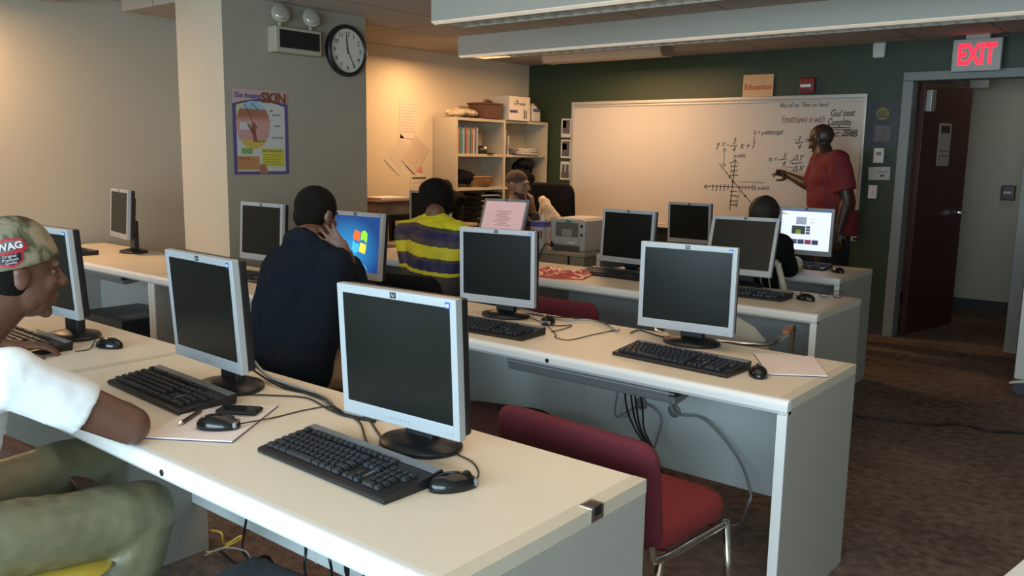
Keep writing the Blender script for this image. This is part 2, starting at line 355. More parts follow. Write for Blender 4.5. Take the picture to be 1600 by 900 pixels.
desk(-1.35, C0, C1, 'third-row computer desk with a grey shell chair at it and glasses on top')
desk(-1.35-1.83, C0, C1, 'third-row computer desk in front of the person in the striped top', W=1.52)
desk(-1.68, D0, D1, 'rearmost computer desk closest to the teacher, with the lit web page screen on it', W=1.74)

# ------------------------------------------------------------------ monitors
def monitor(q, yaw, tilt, label, screen='dark', lx=None, scale=1.0, group=None, table=T, base_dy=0.085):
    """q: centre of the screen face; the stand rests on the table under it."""
    yaw = math.radians(yaw); tl = math.radians(tilt)
    W, H = 0.375*scale, 0.325*scale
    bk = Vector((-math.sin(yaw), math.cos(yaw), 0))
    base = Vector((q[0], q[1], table)) + bk*base_dy
    t = thing('monitor', label, 'monitor', base, yaw, group)
    hz = q[2]-table
    R_ = Matrix.Translation((0, -base_dy, hz)) @ Matrix.Rotation(-tl, 4, 'X')
    w_, h_ = W/2, H/2; iw = w_-0.0185*scale; it = h_-0.021*scale; ib = -h_+0.034*scale; D = 0.022
    o4 = [(-w_, -h_), (w_, -h_), (w_, h_), (-w_, h_)]; i4 = [(-iw, ib), (iw, ib), (iw, it), (-iw, it)]
    v = [(x, 0, z) for x, z in o4]+[(x, 0, z) for x, z in i4]+[(x, 0.004, z) for x, z in i4]+[(x, D, z) for x, z in o4]
    f = [(i, (i+1) % 4, 4+(i+1) % 4, 4+i) for i in range(4)]+[(4+i, 4+(i+1) % 4, 8+(i+1) % 4, 8+i) for i in range(4)]+[(i, (i+1) % 4, 12+(i+1) % 4, 12+i) for i in range(4)]+[(8, 9, 10, 11), (12, 13, 14, 15)]
    MB().add(v, f).xf(R_).build('bezel', silver_m, t, 0.004, seg=2)
    sm = screen_m if screen == 'dark' else screen
    MB().box(-iw, iw, 0.0015, 0.0038, ib, it).xf(R_).build('screen', sm, t)
    MB().box(-w_+0.003, w_-0.003, D, D+0.026, -h_+0.004, h_-0.003).prism([(-w_+0.04, D+0.022), (w_-0.04, D+0.022), (w_-0.08, D+0.055), (-w_+0.08, D+0.055)], -h_+0.05, h_-0.05).xf(R_).build('back_housing', black_m, t, 0.006)
    # stand
    MB().box(-0.045, 0.045, -0.01, 0.025, 0.012, hz-0.05).build('neck', black_m, t, 0.006)
    MB().lathe([(0.108, 0), (0.112, 0.006), (0.108, 0.014), (0.06, 0.024), (0.03, 0.03)], (0, 0, 0), 40, 1.0, 0.80).build('base', black_m, t, smooth=True)
    # logo plate, sticker, buttons
    zt = (h_+it)/2
    MB().box(-0.009, 0.009, -0.0012, 0.001, zt-0.007, zt+0.007).xf(R_).build('logo_plate', flat('logo_black', (0.02, 0.03, 0.035), 0.3), t)
    text_mesh('hp', 0.012, R_ @ frame3((1, 0, 0), (0, 0, 1), (0, -0.0016, zt-0.003)), silver_m, 'logo', t, 0, 0.3, depth=0.0002)
    MB().box(w_-0.030, w_-0.0165, -0.0012, 0.001, it-0.001, it+0.0135).xf(R_).build('sticker', flat('sticker_blue', (0.05, 0.13, 0.42), 0.35), t)
    MB().box(w_-0.0275, w_-0.019, -0.0016, -0.001, it+0.003, it+0.009).xf(R_).build('sticker_mark', flat('sticker_white', (0.6, 0.7, 0.85), 0.35), t)
    zb = -h_+0.015*scale
    bt = MB()
    for k in range(5): bt.box(-0.034+k*0.0145, -0.022+k*0.0145, -0.0012, 0.001, zb-0.003, zb+0.003)
    bt.xf(R_).build('menu_button_row', mat('button_silver', (0.42, 0.43, 0.44), 0.35, 0.2, noise=0.02), t)
    MB().box(w_-0.042, w_-0.018, -0.0015, 0.001, zb-0.005, zb+0.004).xf(R_).build('power_button', mat('button_silver', (0.42, 0.43, 0.44), 0.35), t, 0.001)
    t['h'] = 0
    del t['h']
    return t, R_, (iw, ib, it)
GM = 'silver framed flat monitors on the desks'
monitor((-1.43, 1.338, 0.968), 2.6, -3.2, 'closest silver-framed monitor with black screen, large in the centre foreground, scuffed right bezel', group=GM)
monitor((-2.228, 1.327, 0.983), -2.5, -3.7, 'silver-framed monitor with brownish dark screen, right of the person in the cap', group=GM)
monitor((-3.258, 1.329, 0.995), 3.0, -3.8, 'silver-framed monitor partly hidden behind the camouflage cap', group=GM)
monitor((-5.68, 2.801, 1.005), -10.3, 3.9, 'small-looking monitor alone on the far left corner desk, seen almost edge-on', group=GM)
monitor((-2.348, 2.781, 0.964), 8.4, -1.2, 'black-screened monitor in the second row, right behind the foreground monitor\'s top right corner', group=GM)
monitor((-1.482, 2.845, 0.962), 6.1, 0.9, 'black-screened monitor in the second row beside the writing pad', group=GM)
monitor((-4.142, 2.847, 0.986), 2.3, 3.1, 'black-screened monitor under the skin poster, left of the person in the navy top', group=GM)
monitor((-2.746, 4.478, 0.956), -2.1, 3.8, 'black-screened monitor in the third row right of the printer', group=GM, base_dy=-0.03+0.085)
monitor((-2.95, 5.66, 0.965), 0.7, -2.0, 'smaller brown-black screened monitor in front of the whiteboard in the last row', scale=0.905, group=GM, base_dy=0.05)
monitor((-1.972, 4.40, 0.969), 5.0, 18.0, 'bluish-black screened monitor tilted back, in front of the dark-haired person\'s head', group=GM)

# windows-like login screen
def screen_emit(name, col, s):
    return mat(name, col, 0.4, noise=0.0, emit=(col, s))
def wallpaper_mat():
    m = bpy.data.materials.new('blue_wallpaper'); m.use_nodes = True; nt = m.node_tree; b = nt.nodes['Principled BSDF']
    tc = nt.nodes.new('ShaderNodeTexCoord'); g = nt.nodes.new('ShaderNodeTexGradient'); g.gradient_type = 'SPHERICAL'
    mp = nt.nodes.new('ShaderNodeMapping'); mp.inputs['Location'].default_value = (-0.50, 0.0, -0.44); mp.inputs['Scale'].default_value = (1.1, 0.0, 1.5)
    nt.links.new(tc.outputs['Generated'], mp.inputs['Vector']); nt.links.new(mp.outputs[0], g.inputs[0])
    mp.inputs['Location'].default_value = (-0.44, 0, -0.45); mp.inputs['Scale'].default_value = (1.15, 0.0, 1.2)
    r = nt.nodes.new('ShaderNodeValToRGB'); e = r.color_ramp.elements
    e[0].color = (0.005, 0.05, 0.22, 1); e[0].position = 0.25; e[1].color = (0.03, 0.34, 0.72, 1); e[1].position = 0.95
    nt.links.new(g.outputs['Fac'], r.inputs[0]); nt.links.new(r.outputs[0], b.inputs['Emission Color']); b.inputs['Emission Strength'].default_value = 0.8
    b.inputs['Base Color'].default_value = (0.01, 0.02, 0.04, 1); b.inputs['Roughness'].default_value = 0.4
    return m
wm, R_, (iw, ib, it) = monitor((-3.254, 2.767, 0.988), 3.6, 5.5, 'lit monitor showing a blue desktop with a four-colour flag logo', wallpaper_mat(), group=GM)
cx, cz = 0.040, 0.018
for sx, sz, cc in ((-1, 1, (0.9, 0.13, 0.02)), (1, 1, (0.25, 0.6, 0.04)), (-1, -1, (0.06, 0.45, 0.85)), (1, -1, (0.95, 0.65, 0.06))):
    P_ = []
    for u, v_ in ((0.1, 0.1), (0.5, 0.18), (1, 0.08), (1, 0.55), (0.95, 1.0), (0.5, 1.1), (0.08, 0.97), (0.08, 0.5)):
        x = sx*u*0.046+cx + (0.006*sz*v_); z = sz*v_*0.050+cz - 0.010*sx*u + 0.008*math.sin(sx*u*3)
        P_.append((x, z))
    if sx*sz < 0: P_ = P_[::-1]
    MB().prism(P_, 0.0005, 0.0013, 'y').xf(R_).build('screen_logo', screen_emit('flag_%.2f_%.2f' % cc[:2], cc, 0.8), wm)
MB().tube(spline([(0.05, 0.0008, ib+0.01), (0.075, 0.0008, ib+0.035), (0.10, 0.0008, ib+0.01)], 8), 0.0012, 5).xf(R_).build('screen_swirl', screen_emit('pale_line', (0.3, 0.6, 0.75), 0.6), wm)
# web page screen
wp, R_, (iw, ib, it) = monitor((-2.092, 5.66, 0.963), 1.6, 3.0, 'lit monitor showing a white web page with thumbnails, in front of the teacher', screen_emit('page_white', (0.62, 0.68, 0.85), 0.85), group=GM, base_dy=0.05, scale=0.967)
def pic(x0, x1, z0, z1, c, nm='page_picture', e=0.6):
    MB().box(x0, x1, 0.0008, 0.0014, z0, z1).xf(R_).build(nm, screen_emit('pg_%.2f_%.2f_%.2f' % c, c, e), wp)
pic(-iw, iw, it-0.006, it, (0.05, 0.12, 0.4), 'page_bar'); pic(-iw, -iw+0.045, it-0.03, it-0.026, (0.6, 0.05, 0.05), 'page_bar')
pic(-iw, -iw+0.02, it-0.024, it-0.020, (0.1, 0.1, 0.12), 'page_bar')
pic(-0.065, 0.005, 0.045, 0.095, (0.30, 0.33, 0.42)); pic(-0.09, 0.0, -0.02, 0.035, (0.035, 0.05, 0.05)); pic(-0.062, -0.028, -0.02, 0.010, (0.30, 0.36, 0.05))
for k in range(3): pic(0.004, 0.032, 0.020-k*0.019, 0.035-k*0.019, (0.04, 0.05+0.02*k, 0.08))
for k, c in enumerate(((0.08, 0.08, 0.09), (0.04, 0.06, 0.14), (0.22, 0.04, 0.08), (0.05, 0.05, 0.10))): pic(-0.092+k*0.047, -0.050+k*0.047, -0.085, -0.055, c)
for k in range(6): pic(-iw+0.004, -iw+0.004+0.01+0.006*(k % 3), 0.07-k*0.018, 0.073-k*0.018, (0.3, 0.32, 0.42), 'page_text')
for k in range(2): pic(0.03, 0.06, 0.06+k*0.02, 0.063+k*0.02, (0.3, 0.32, 0.42), 'page_text')
# pink page
DT = 0.72
pp, R_, (iw, ib, it) = monitor((-4.136, 4.967, 0.955), 12.1, 24, 'monitor showing a pale pink page, tilted back in front of the bearded person', screen_emit('page_pink', (0.55, 0.36, 0.36), 0.55), table=DT, group=GM)
for k in range(9): MB().box(-0.06+0.02*math.sin(k*2), 0.05+0.02*math.cos(k*1.7), 0.0008, 0.0014, -0.05+k*0.014, -0.045+k*0.014).xf(R_).build('page_text', screen_emit('page_dim_text', (0.30, 0.17, 0.19), 0.5), pp)
monitor((-4.98, 5.05, 0.97), 20, 0, 'dark monitor half hidden behind the head of the person in the striped top', table=DT, group=GM)

# ------------------------------------------------------------------ keyboards
KEYPOS = []
def row(x0, y, spec, h=0.0):
    x = x0
    for w_ in spec:
        if w_ > 0: KEYPOS.append((x+w_*0.019/2, y, w_*0.019-0.003, 0.0155))
        x += abs(w_)*0.019
_yb = -0.058; XL = -0.215
row(XL, _yb, [1.4, 1.2, 1.4, 5.2, 1.4, 1.2, 1.2, 1.4, -0.5, 1, 1, 1, -0.5, 2, 1])
row(XL, _yb+0.0195, [2.3]+[1]*10+[2.1, -1.1-0.5, 1, -1-0.5+0.0, 1, 1, 1])
row(XL, _yb+0.039, [1.7]+[1]*11+[1.7, -0.5-3-0.5, 1, 1, 1])
row(XL, _yb+0.0585, [1.5]+[1]*12+[0.9, -0.5, 1, 1, 1, -0.5, 1, 1, 1, 1])
row(XL, _yb+0.078, [1]*13+[1.4, -0.5, 1, 1, 1, -0.5, 1, 1, 1, 1])
row(XL, _yb+0.105, [1, -0.7]+[1]*4+[-0.4]+[1]*4+[-0.4]+[1]*4+[-0.2, 1, 1, 1])
def keyboard(p0, p1, label, detail=2, z=T, group='black keyboards on the desks'):
    """p0, p1: front-left and front-right corners on the table"""
    p0 = Vector(p0); p1 = Vector(p1); d = p1-p0; yaw = math.atan2(d.y, d.x); c = (p0+p1)/2 + Vector((-math.sin(yaw), math.cos(yaw), 0))*0.082
    t = thing('keyboard', label, 'keyboard', (c.x, c.y, z), yaw, group)
    MB().prism([(-0.082, 0), (-0.085, 0.008), (-0.080, 0.013), (0.075, 0.030), (0.084, 0.030), (0.086, 0.022), (0.082, 0)], -0.2275, 0.2275, 'x').build('keyboard_body', black_m, t, 0.002)
    sl = 0.017/0.155
    Mt = Matrix.Translation((0, -0.080, 0.0132)) @ Matrix.Rotation(math.atan(sl), 4, 'X') @ Matrix.Translation((0, 0.080, 0))
    MB().box(-0.226, 0.226, 0.058, 0.081, 0.0002, 0.0022).box(0.106, 0.112, -0.04, 0.06, 0, 0.0012).xf(Mt).build('top_strip', grysil_m, t)
    if detail == 2:
        proto = {}
        for i, (x, y, w_, h_) in enumerate(KEYPOS):
            if i >= 100: break
            k = round(w_, 4)
            if k not in proto:
                a, b = w_/2, h_/2
                m = MB(); v = [(-a, -b, 0), (a, -b, 0), (a, b, 0), (-a, b, 0), (-a+0.0022, -b+0.0015, 0.0075), (a-0.0022, -b+0.0015, 0.0075), (a-0.0022, b-0.003, 0.0075), (-a+0.0022, b-0.003, 0.0075)]
                m.add(v, [(0, 1, 2, 3), (4, 5, 6, 7), (0, 1, 5, 4), (1, 2, 6, 5), (2, 3, 7, 6), (3, 0, 4, 7)])
                o = m.build('key', key_m); proto[k] = o.data; bpy.data.objects.remove(o)
            o = bpy.data.objects.new('key', proto[k]); C.objects.link(o); o.parent = t
            o.matrix_local = Mt @ Matrix.Translation((x, y, 0.001))
        rest = KEYPOS[100:]
    else: rest = KEYPOS
    if rest:
        m = MB()
        for x, y, w_, h_ in rest:
            a, b = w_/2, h_/2
            v = [(x-a, y-b, 0), (x+a, y-b, 0), (x+a, y+b, 0), (x-a, y+b, 0), (x-a+0.0022, y-b+0.0015, 0.0075), (x+a-0.0022, y-b+0.0015, 0.0075), (x+a-0.0022, y+b-0.003, 0.0075), (x-a+0.0022, y+b-0.003, 0.0075)]
            m.add(v, [(0, 1, 2, 3), (4, 5, 6, 7), (0, 1, 5, 4), (1, 2, 6, 5), (2, 3, 7, 6), (3, 0, 4, 7)])
        k = m.xf(Mt).build('keys', key_m, t); k['kind'] = 'stuff'
    return t
keyboard((-1.692, 1.135, 0), (-1.228, 1.120, 0), 'closest black keyboard, in front of the large foreground monitor')
keyboard((-2.530, 1.185, 0), (-2.071, 1.160, 0), 'black keyboard with a grey top strip, between the cap wearer\'s elbow and the monitor')
keyboard((-1.610, 2.560, 0), (-1.160, 2.534, 0), 'black keyboard on the second row beside the writing pad')
keyboard((-2.440, 2.480, 0), (-1.985, 2.510, 0), 'black keyboard in the second row, right behind the closest monitor')
keyboard((-3.50, 1.16, 0), (-3.06, 1.15, 0), 'black keyboard with pale edge, under the resting hand at far left', 1)
keyboard((-4.32, 2.63, 0), (-3.88, 2.66, 0), 'black keyboard beneath the skin poster monitor', 1)
keyboard((-6.14, 2.50, 0), (-5.69, 2.49, 0), 'black keyboard on the far left corner desk', 1)
keyboard((-2.93, 4.22, 0), (-2.48, 4.20, 0), 'black keyboard in the third row beside the pink plastic bag', 1)
keyboard((-2.06, 4.08, 0), (-1.61, 4.10, 0), 'black keyboard in the third row left of the round black mouse', 1)
keyboard((-2.33, 5.46, 0), (-1.89, 5.45, 0), 'black keyboard under the lit web page screen', 1)

# ------------------------------------------------------------------ mice
def mouse(x, y, yaw, label, cable=None, z=T):
    t = thing('mouse', label, 'mouse', (x, y, z), yaw, 'black computer mice')
    m = MB().sphere((0, 0, 0.006), (0.031, 0.056, 0.030), nu=24, nv=14)
    m.v = [(a, b, max(c, 0.0)*(1.0-0.12*(b/0.056)) if c > 0 else 0) for a, b, c in m.v]
    m.build('mouse_body', blackg_m, t, smooth=True)
    MB().tube([(0, 0.028, 0.030), (0, 0.028, 0.0335)], 0.0001, 4).lathe([(0.0105, -0.004), (0.0115, 0), (0.0105, 0.004)], (0, 0, 0), 16).xf(Matrix.Translation((0, 0.030, 0.0235)) @ Matrix.Rotation(PI/2, 4, 'Y')).build('scroll_wheel', black_m, t, smooth=True)
    MB().box(-0.022, 0.022, 0.040, 0.050, 0.004, 0.019).build('mouse_trim', grysil_m, t, 0.003)
    if cable:
        pts = [Vector((x, y, z+0.01))+Vector((-math.sin(yaw), math.cos(yaw), 0))*0.052]+[Vector(p) for p in cable]
        M = Matrix.Translation((x, y, z)) @ Matrix.Rotation(yaw, 4, 'Z')
        MB().tube(spline(pts), 0.0019, 6).xf(M.inverted()).build('mouse_cable', cable_m, t, smooth=True)
    return t
def Z(px, py, z=T+0.003): return atz(px, py, z)
mouse(-1.192, 1.280, -0.45, 'closest black computer mouse, right of the front keyboard', [Z(748, 738), Z(738, 722), Z(712, 708), Z(690, 690)])
mouse(-1.900, 1.165, -0.85, 'black mouse lying on the notepad by the cap wearer\'s elbow', [Z(430, 652), Z(480, 640), Z(520, 636), Z(560, 655)], z=T+0.006)
mouse(-2.125, 2.86, -2.7, 'black mouse between the two second-row monitors', [Z(868, 522), Z(868, 527), Z(890, 531), Z(930, 522), Z(968, 515)])
mouse(-1.098, 2.64, 0.5, 'black mouse in front of the writing pad', [Z(1160, 568), Z(1150, 562)])
mouse(-1.545, 4.25, 1.2, 'black mouse on the third-row desk near the glasses', [Z(1240, 458), Z(1230, 456)])
mouse(-1.79, 5.45, 0.9, 'black mouse beside the keyboard of the web page screen')
mouse(-3.00, 1.42, 1.9, 'black mouse half hidden behind the cap wearer\'s neighbour\'s keyboard', [Z(148, 533), Z(140, 545), Z(118, 549)])

# ------------------------------------------------------------------ chairs
def pad(w_, h_, th, curve=0.0, nx=12, ny=8, rr=0.06):
    """rounded, curved cushion slab: width w_ (x), height h_ (z), thickness th (y)"""
    m = MB(); vs = []
    loop = []
    for (cx_, cz_, a0) in ((w_/2-rr, h_/2-rr, 0), (-w_/2+rr, h_/2-rr, 90), (-w_/2+rr, -h_/2+rr, 180), (w_/2-rr, -h_/2+rr, 270)):
        for k in range(7): a = math.radians(a0+15*k); loop.append((cx_+rr*math.cos(a), cz_+rr*math.sin(a)))
    n = len(loop)
    lay = [(0.0, 0.0), (0.55, 0.0), (0.9, 0.004), (0.975, 0.014), (1.0, th/2), (0.975, th-0.014), (0.9, th-0.004), (0.55, th), (0.0, th)]
    for s_, y in lay:
        for x, z in loop:
            xx, zz = x*s_, z*s_; vs.append((xx, y-curve*(xx/(w_/2))**2, zz))
    f = []
    for i in range(len(lay)-1):
        for k in range(n): f.append((i*n+k, i*n+(k+1) % n, (i+1)*n+(k+1) % n, (i+1)*n+k))
    return m.add(vs, f)
def red_chair(x, y, rz, label, seatm=None):
    """faces local +Y"""
    t = thing('stacking_chair', label, 'chair', (x, y, 0), rz, 'maroon upholstered chairs')
    pad(0.55, 0.29, 0.055, 0.015, rr=0.05).xf(Matrix.Translation((0, -0.255, 0.59)) @ Matrix.Rotation(math.radians(8), 4, 'X')).build('backrest', red_m, t, smooth=True)
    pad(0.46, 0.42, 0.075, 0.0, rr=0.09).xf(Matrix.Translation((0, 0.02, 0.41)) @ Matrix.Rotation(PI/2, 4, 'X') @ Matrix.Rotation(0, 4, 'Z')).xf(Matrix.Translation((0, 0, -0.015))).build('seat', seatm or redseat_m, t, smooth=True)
    for s_ in (-1, 1):
        MB().tube(spline([(s_*0.235, -0.235, 0.66), (s_*0.235, -0.215, 0.44), (s_*0.235, -0.17, 0.40), (s_*0.235, 0.0, 0.395), (s_*0.235, 0.17, 0.395)], 6), 0.011, 10).build('side_rail', chrome_m, t, smooth=True)
        MB().tube([(s_*0.235, 0.17, 0.40), (s_*0.245, 0.22, 0)], 0.011, 10).build('leg', chrome_m, t, smooth=True)
        MB().tube([(s_*0.235, -0.17, 0.40), (s_*0.245, -0.24, 0)], 0.011, 10).build('leg', chrome_m, t, smooth=True)
    MB().tube([(-0.235, -0.12, 0.395), (0.235, -0.12, 0.395)], 0.009).tube([(-0.235, 0.12, 0.395), (0.235, 0.12, 0.395)], 0.009).build('cross_bar', chrome_m, t)
    return t
red_chair(-1.245, 2.08, math.radians(-4), 'maroon fabric chair in the foreground between the first two desk rows, back towards the viewer')
red_chair(-2.03, 2.33, math.radians(-72), 'dark red chair mostly hidden behind the foreground monitor, turned sideways', mat('shaded_seat', (0.03, 0.008, 0.01), 0.9, noise=0.2, nscale=60))  # seat colour darkened to stand for the shadow under the desk
red_chair(-2.52, 3.66, math.radians(2), 'maroon chair of which only the backrest shows, below the pink plastic bag')
for o_ in []: pass
# grey shell armchair
gc = thing('shell_armchair', 'grey-beige plastic shell chair with chrome arms tucked under the third row', 'chair', (-1.70, 3.66, 0), math.radians(14))
m = MB(); vs = []; nu, nv = 16, 12
for s_ in (0, 0.008):
    for i in range(nv+1):
        v_ = i/nv
        for k in range(nu+1):
            u = k/nu*2-1
            if v_ < 0.5:
                y_ = 0.22-0.86*v_; z_ = 0.45-0.03*math.sin(v_*2*PI); wd = 0.24
            else:
                q_ = (v_-0.5)*2; y_ = -0.21-0.10*q_; z_ = 0.45+0.33*q_; wd = 0.25*math.sqrt(max(0.02, 1-(max(0, q_-0.35)/0.68)**2))
            vs.append((u*wd, y_+0.05*u*u*(1 if v_ > 0.5 else 0)-s_*0, z_+0.03*u*u*(1 if v_ < 0.5 else 0)-s_))
f = []; n1 = (nu+1)*(nv+1)
for s_ in (0, 1):
    for i in range(nv):
        for k in range(nu):
            a = s_*n1+i*(nu+1)+k; f.append((a, a+1, a+nu+2, a+nu+1))
m.add(vs, f).build('shell', greych_m, gc, smooth=True)
for s_ in (-1, 1):
    MB().tube(spline([(s_*0.0, -0.325, 0.665), (s_*0.16, -0.32, 0.665), (s_*0.25, -0.26, 0.665), (s_*0.285, -0.10, 0.67), (s_*0.29, 0.12, 0.665), (s_*0.285, 0.20, 0.62), (s_*0.26, 0.20, 0.3), (s_*0.25, 0.20, 0.0)], 6), 0.010, 10).build('arm_frame', chrome_m, gc, smooth=True)
    MB().box(s_*0.287-0.016, s_*0.287+0.016, -0.10, 0.06, 0.675, 0.693).build('armrest', woodarm_m, gc, 0.006)
    MB().tube([(s_*0.19, -0.20, 0.43), (s_*0.24, -0.24, 0.0)], 0.010, 10).build('leg', chrome_m, gc)
MB().tube([(-0.20, -0.285, 0.60), (0.20, -0.285, 0.60)], 0.009).tube([(-0.25, 0.20, 0.40), (0.25, 0.20, 0.40)], 0.009).tube([(-0.20, -0.2, 0.425), (0.20, -0.2, 0.425)], 0.009).build('cross_bar', chrome_m, gc)
# black task chairs
def task_chair(x, y, rz, label, bw=0.46, bh=0.30, top=0.82, m_=None, arms=True):
    m_ = m_ or blkfab_m
    t = thing('office_chair', label, 'chair', (x, y, 0), rz)
    pad(bw, bh, 0.07, 0.05, rr=0.09).xf(Matrix.Translation((0, -0.25, top-bh/2)) @ Matrix.Rotation(math.radians(6), 4, 'X')).build('backrest', m_, t, smooth=True)
    pad(0.46, 0.44, 0.07, 0, rr=0.12).xf(Matrix.Translation((0, 0.0, 0.405)) @ Matrix.Rotation(PI/2, 4, 'X')).build('seat', m_, t, smooth=True)
    MB().tube(spline([(0, -0.27, top-bh*0.7), (0, -0.29, 0.5), (0, -0.22, 0.41), (0, 0, 0.40)], 5), 0.018, 8).build('back_support', black_m, t, smooth=True)
    MB().tube([(0, 0, 0.40), (0, 0, 0.10)], 0.025, 14).build('gas_column', black_m, t)
    for k in range(5):
        a = k*2*PI/5+0.3
        MB().tube([(0, 0, 0.10), (0.27*math.cos(a), 0.27*math.sin(a), 0.07)], [0.024, 0.015], 8).build('base_leg', black_m, t)
        MB().lathe([(0.02, -0.02), (0.026, 0), (0.02, 0.02)], (0, 0, 0), 14).xf(Matrix.Translation((0.27*math.cos(a), 0.27*math.sin(a), 0.027)) @ Matrix.Rotation(a, 4, 'Z') @ Matrix.Rotation(PI/2, 4, 'X')).build('caster', black_m, t)
    if arms:
        for s_ in (-1, 1):
            MB().tube(spline([(s_*0.22, -0.05, 0.43), (s_*0.29, -0.05, 0.45), (s_*0.29, -0.05, 0.64), (s_*0.29, 0.12, 0.66)], 5), 0.014, 8).build('armrest', black_m, t, smooth=True)
    return t
task_chair(-3.42, 3.50, math.radians(8), 'black office chair of the person in the striped top', 0.50, 0.30, 0.775)
task_chair(-4.66, 6.50, math.radians(6), 'high-backed black office chair by the left end of the whiteboard', 0.50, 0.60, 1.19)
task_chair(-5.22, 5.60, math.radians(-100), 'black office chair draped with dark clothes beside the bookshelf', 0.36, 0.50, 1.20, arms=False)
# dark garments on that chair
# yellow chair
yc = thing('plastic_chair', 'yellow plastic chair under the person in the camouflage cap', 'chair', (-2.16, 0.63, 0), math.radians(2), None)
pad(0.46, 0.54, 0.025, 0.0, rr=0.10).xf(Matrix.Translation((0, 0.03, 0.43)) @ Matrix.Rotation(PI/2, 4, 'X')).build('seat', yellow_m, yc, smooth=True)
pad(0.44, 0.30, 0.02, 0.03, rr=0.08).xf(Matrix.Translation((0, -0.27, 0.70)) @ Matrix.Rotation(math.radians(10), 4, 'X')).build('backrest', yellow_m, yc, smooth=True)
for s_ in (-1, 1):
    MB().tube(spline([(s_*0.19, -0.29, 0.66), (s_*0.21, -0.23, 0.42), (s_*0.21, 0.0, 0.405), (s_*0.21, 0.17, 0.40), (s_*0.22, 0.24, 0.0)], 6), 0.010, 8).build('side_frame', chrome_m, yc, smooth=True)
    MB().tube([(s_*0.21, -0.15, 0.405), (s_*0.22, -0.26, 0)], 0.010).build('leg', chrome_m, yc)
# stool beneath the person in navy
st = thing('stool', 'low stool beneath the person in the navy top', 'stool', (-2.86, 2.08, 0))
MB().lathe([(0.17, 0), (0.19, 0.02), (0.19, 0.045), (0.17, 0.06)], (0, 0, 0.40), 28).build('seat', blkfab_m, st, smooth=True)
for k in range(4):
    a = k*PI/2+PI/4; MB().tube([(0.12*math.cos(a), 0.12*math.sin(a), 0.40), (0.20*math.cos(a), 0.20*math.sin(a), 0)], 0.011).build('leg', dmetal_m, st)
# cream tubular chair of the dark haired person
cc = thing('tubular_chair', 'cream tubular-framed chair of the dark-haired person in the last row', 'chair', (-2.08, 4.82, 0), 0)
MB().box(-0.2, 0.2, -0.12, 0.22, 0.42, 0.45).build('seat', blkfab_m, cc, 0.01)
for s_ in (-1, 1):
    MB().tube([(s_*0.22, -0.17, 0.86), (s_*0.24, -0.02, 0.60), (s_*0.24, 0.12, 0.0)], 0.017, 10).build('side_frame', mat('cream_tube', (0.60, 0.52, 0.40), 0.4, noise=0.03), cc, smooth=True)
    MB().tube([(s_*0.24, -0.02, 0.45), (s_*0.24, -0.18, 0.0)], 0.015, 10).build('leg', MATS['cream_tube'], cc, smooth=True)
MB().tube([(-0.22, -0.17, 0.86), (0.22, -0.17, 0.86)], 0.019, 10).build('top_rail', MATS['cream_tube'], cc, smooth=True)
g_ = MB()
for k in range(7): g_.tube([(-0.15+k*0.05, -0.165, 0.86), (-0.15+k*0.05, -0.03, 0.60)], 0.004, 6)
g_.build('back_bars', MATS['cream_tube'], cc)

# ------------------------------------------------------------------ ceiling fixtures and wall devices
def pendant(x0, x1, y, label):
    t = thing('ceiling_fixture', label, 'light fixture', ((x0+x1)/2, y, CE), 0, 'long box fixtures under the ceiling')
    h = (x1-x0)/2; zb = -0.150
    MB().box(-h, h, 0, 0.005, zb, 0).box(-h, h, 0.295, 0.30, zb, 0).box(-h, -h+0.005, 0.005, 0.295, zb, 0).box(h-0.005, h, 0.005, 0.295, zb, 0).build('housing', mat('fixture_grey', (0.46, 0.43, 0.37), 0.5, noise=0.02), t)
    MB().box(-h+0.006, h-0.006, 0.006, 0.294, zb+0.05, zb+0.055).build('reflector', mat('reflector', (0.5, 0.45, 0.38), 0.3, 0.4, noise=0.02), t)
    k = 0; x = -h+0.03
    lv = MB()
    while x < h-0.02:
        lv.box(x-0.0015, x+0.0015, 0.006, 0.294, zb, zb+0.04); x += 0.10
    for yy in (0.1, 0.2): lv.box(-h+0.006, h-0.006, yy-0.0015, yy+0.0015, zb, zb+0.04)
    lv.build('louver', mat('louver_metal', (0.75, 0.70, 0.60), 0.25, 0.8, noise=0.02), t)
    MB().prism([(0.0, zb), (0.0, zb-0.004), (0.028, zb-0.016), (0.034, zb)], -h, h, 'x').build('bottom_lens', mat('lens_shine', (0.80, 0.72, 0.60), 0.25, noise=0.25, nscale=9, emit=((1.0, 0.80, 0.58), 0.22)), t)  # weak emission stands in for window light reflected along the strip
    return t
pendant(-3.77, 2.2, 3.83, 'grey box ceiling fixture nearest the camera, cut by the top edge of the photo')
pendant(-4.88, 2.2, 5.27, 'grey box ceiling fixture spanning in front of the whiteboard wall')
def strip(x0, x1, y, z, label):
    t = thing('strip_light', label, 'light fixture', ((x0+x1)/2, y, z), 0, 'faceted strip lights')
    h = (x1-x0)/2
    MB().prism([(-0.10, 0), (-0.11, -0.03), (-0.08, -0.085), (0.08, -0.085), (0.11, -0.03), (0.10, 0)], -h+0.01, h-0.01, 'x').build('diffuser', mat('diffuser', (0.62, 0.50, 0.36), 0.5, noise=0.02), t, 0.003)
    for s_ in (-1, 1):
        MB().prism([(-0.105, 0), (-0.115, -0.03), (-0.083, -0.09), (0.083, -0.09), (0.115, -0.03), (0.105, 0)], *((-h, -h+0.012) if s_ < 0 else (h-0.012, h)), 'x').build('end_cap', mat('endcap', (0.33, 0.28, 0.21), 0.5, noise=0.02), t)
    return t
strip(-5.02, -3.75, 6.66, CE, 'faceted warm strip light above the whiteboard')
strip(-5.17, -4.2, 5.72, CE, 'strip light end poking out behind the left end of the long ceiling fixture')
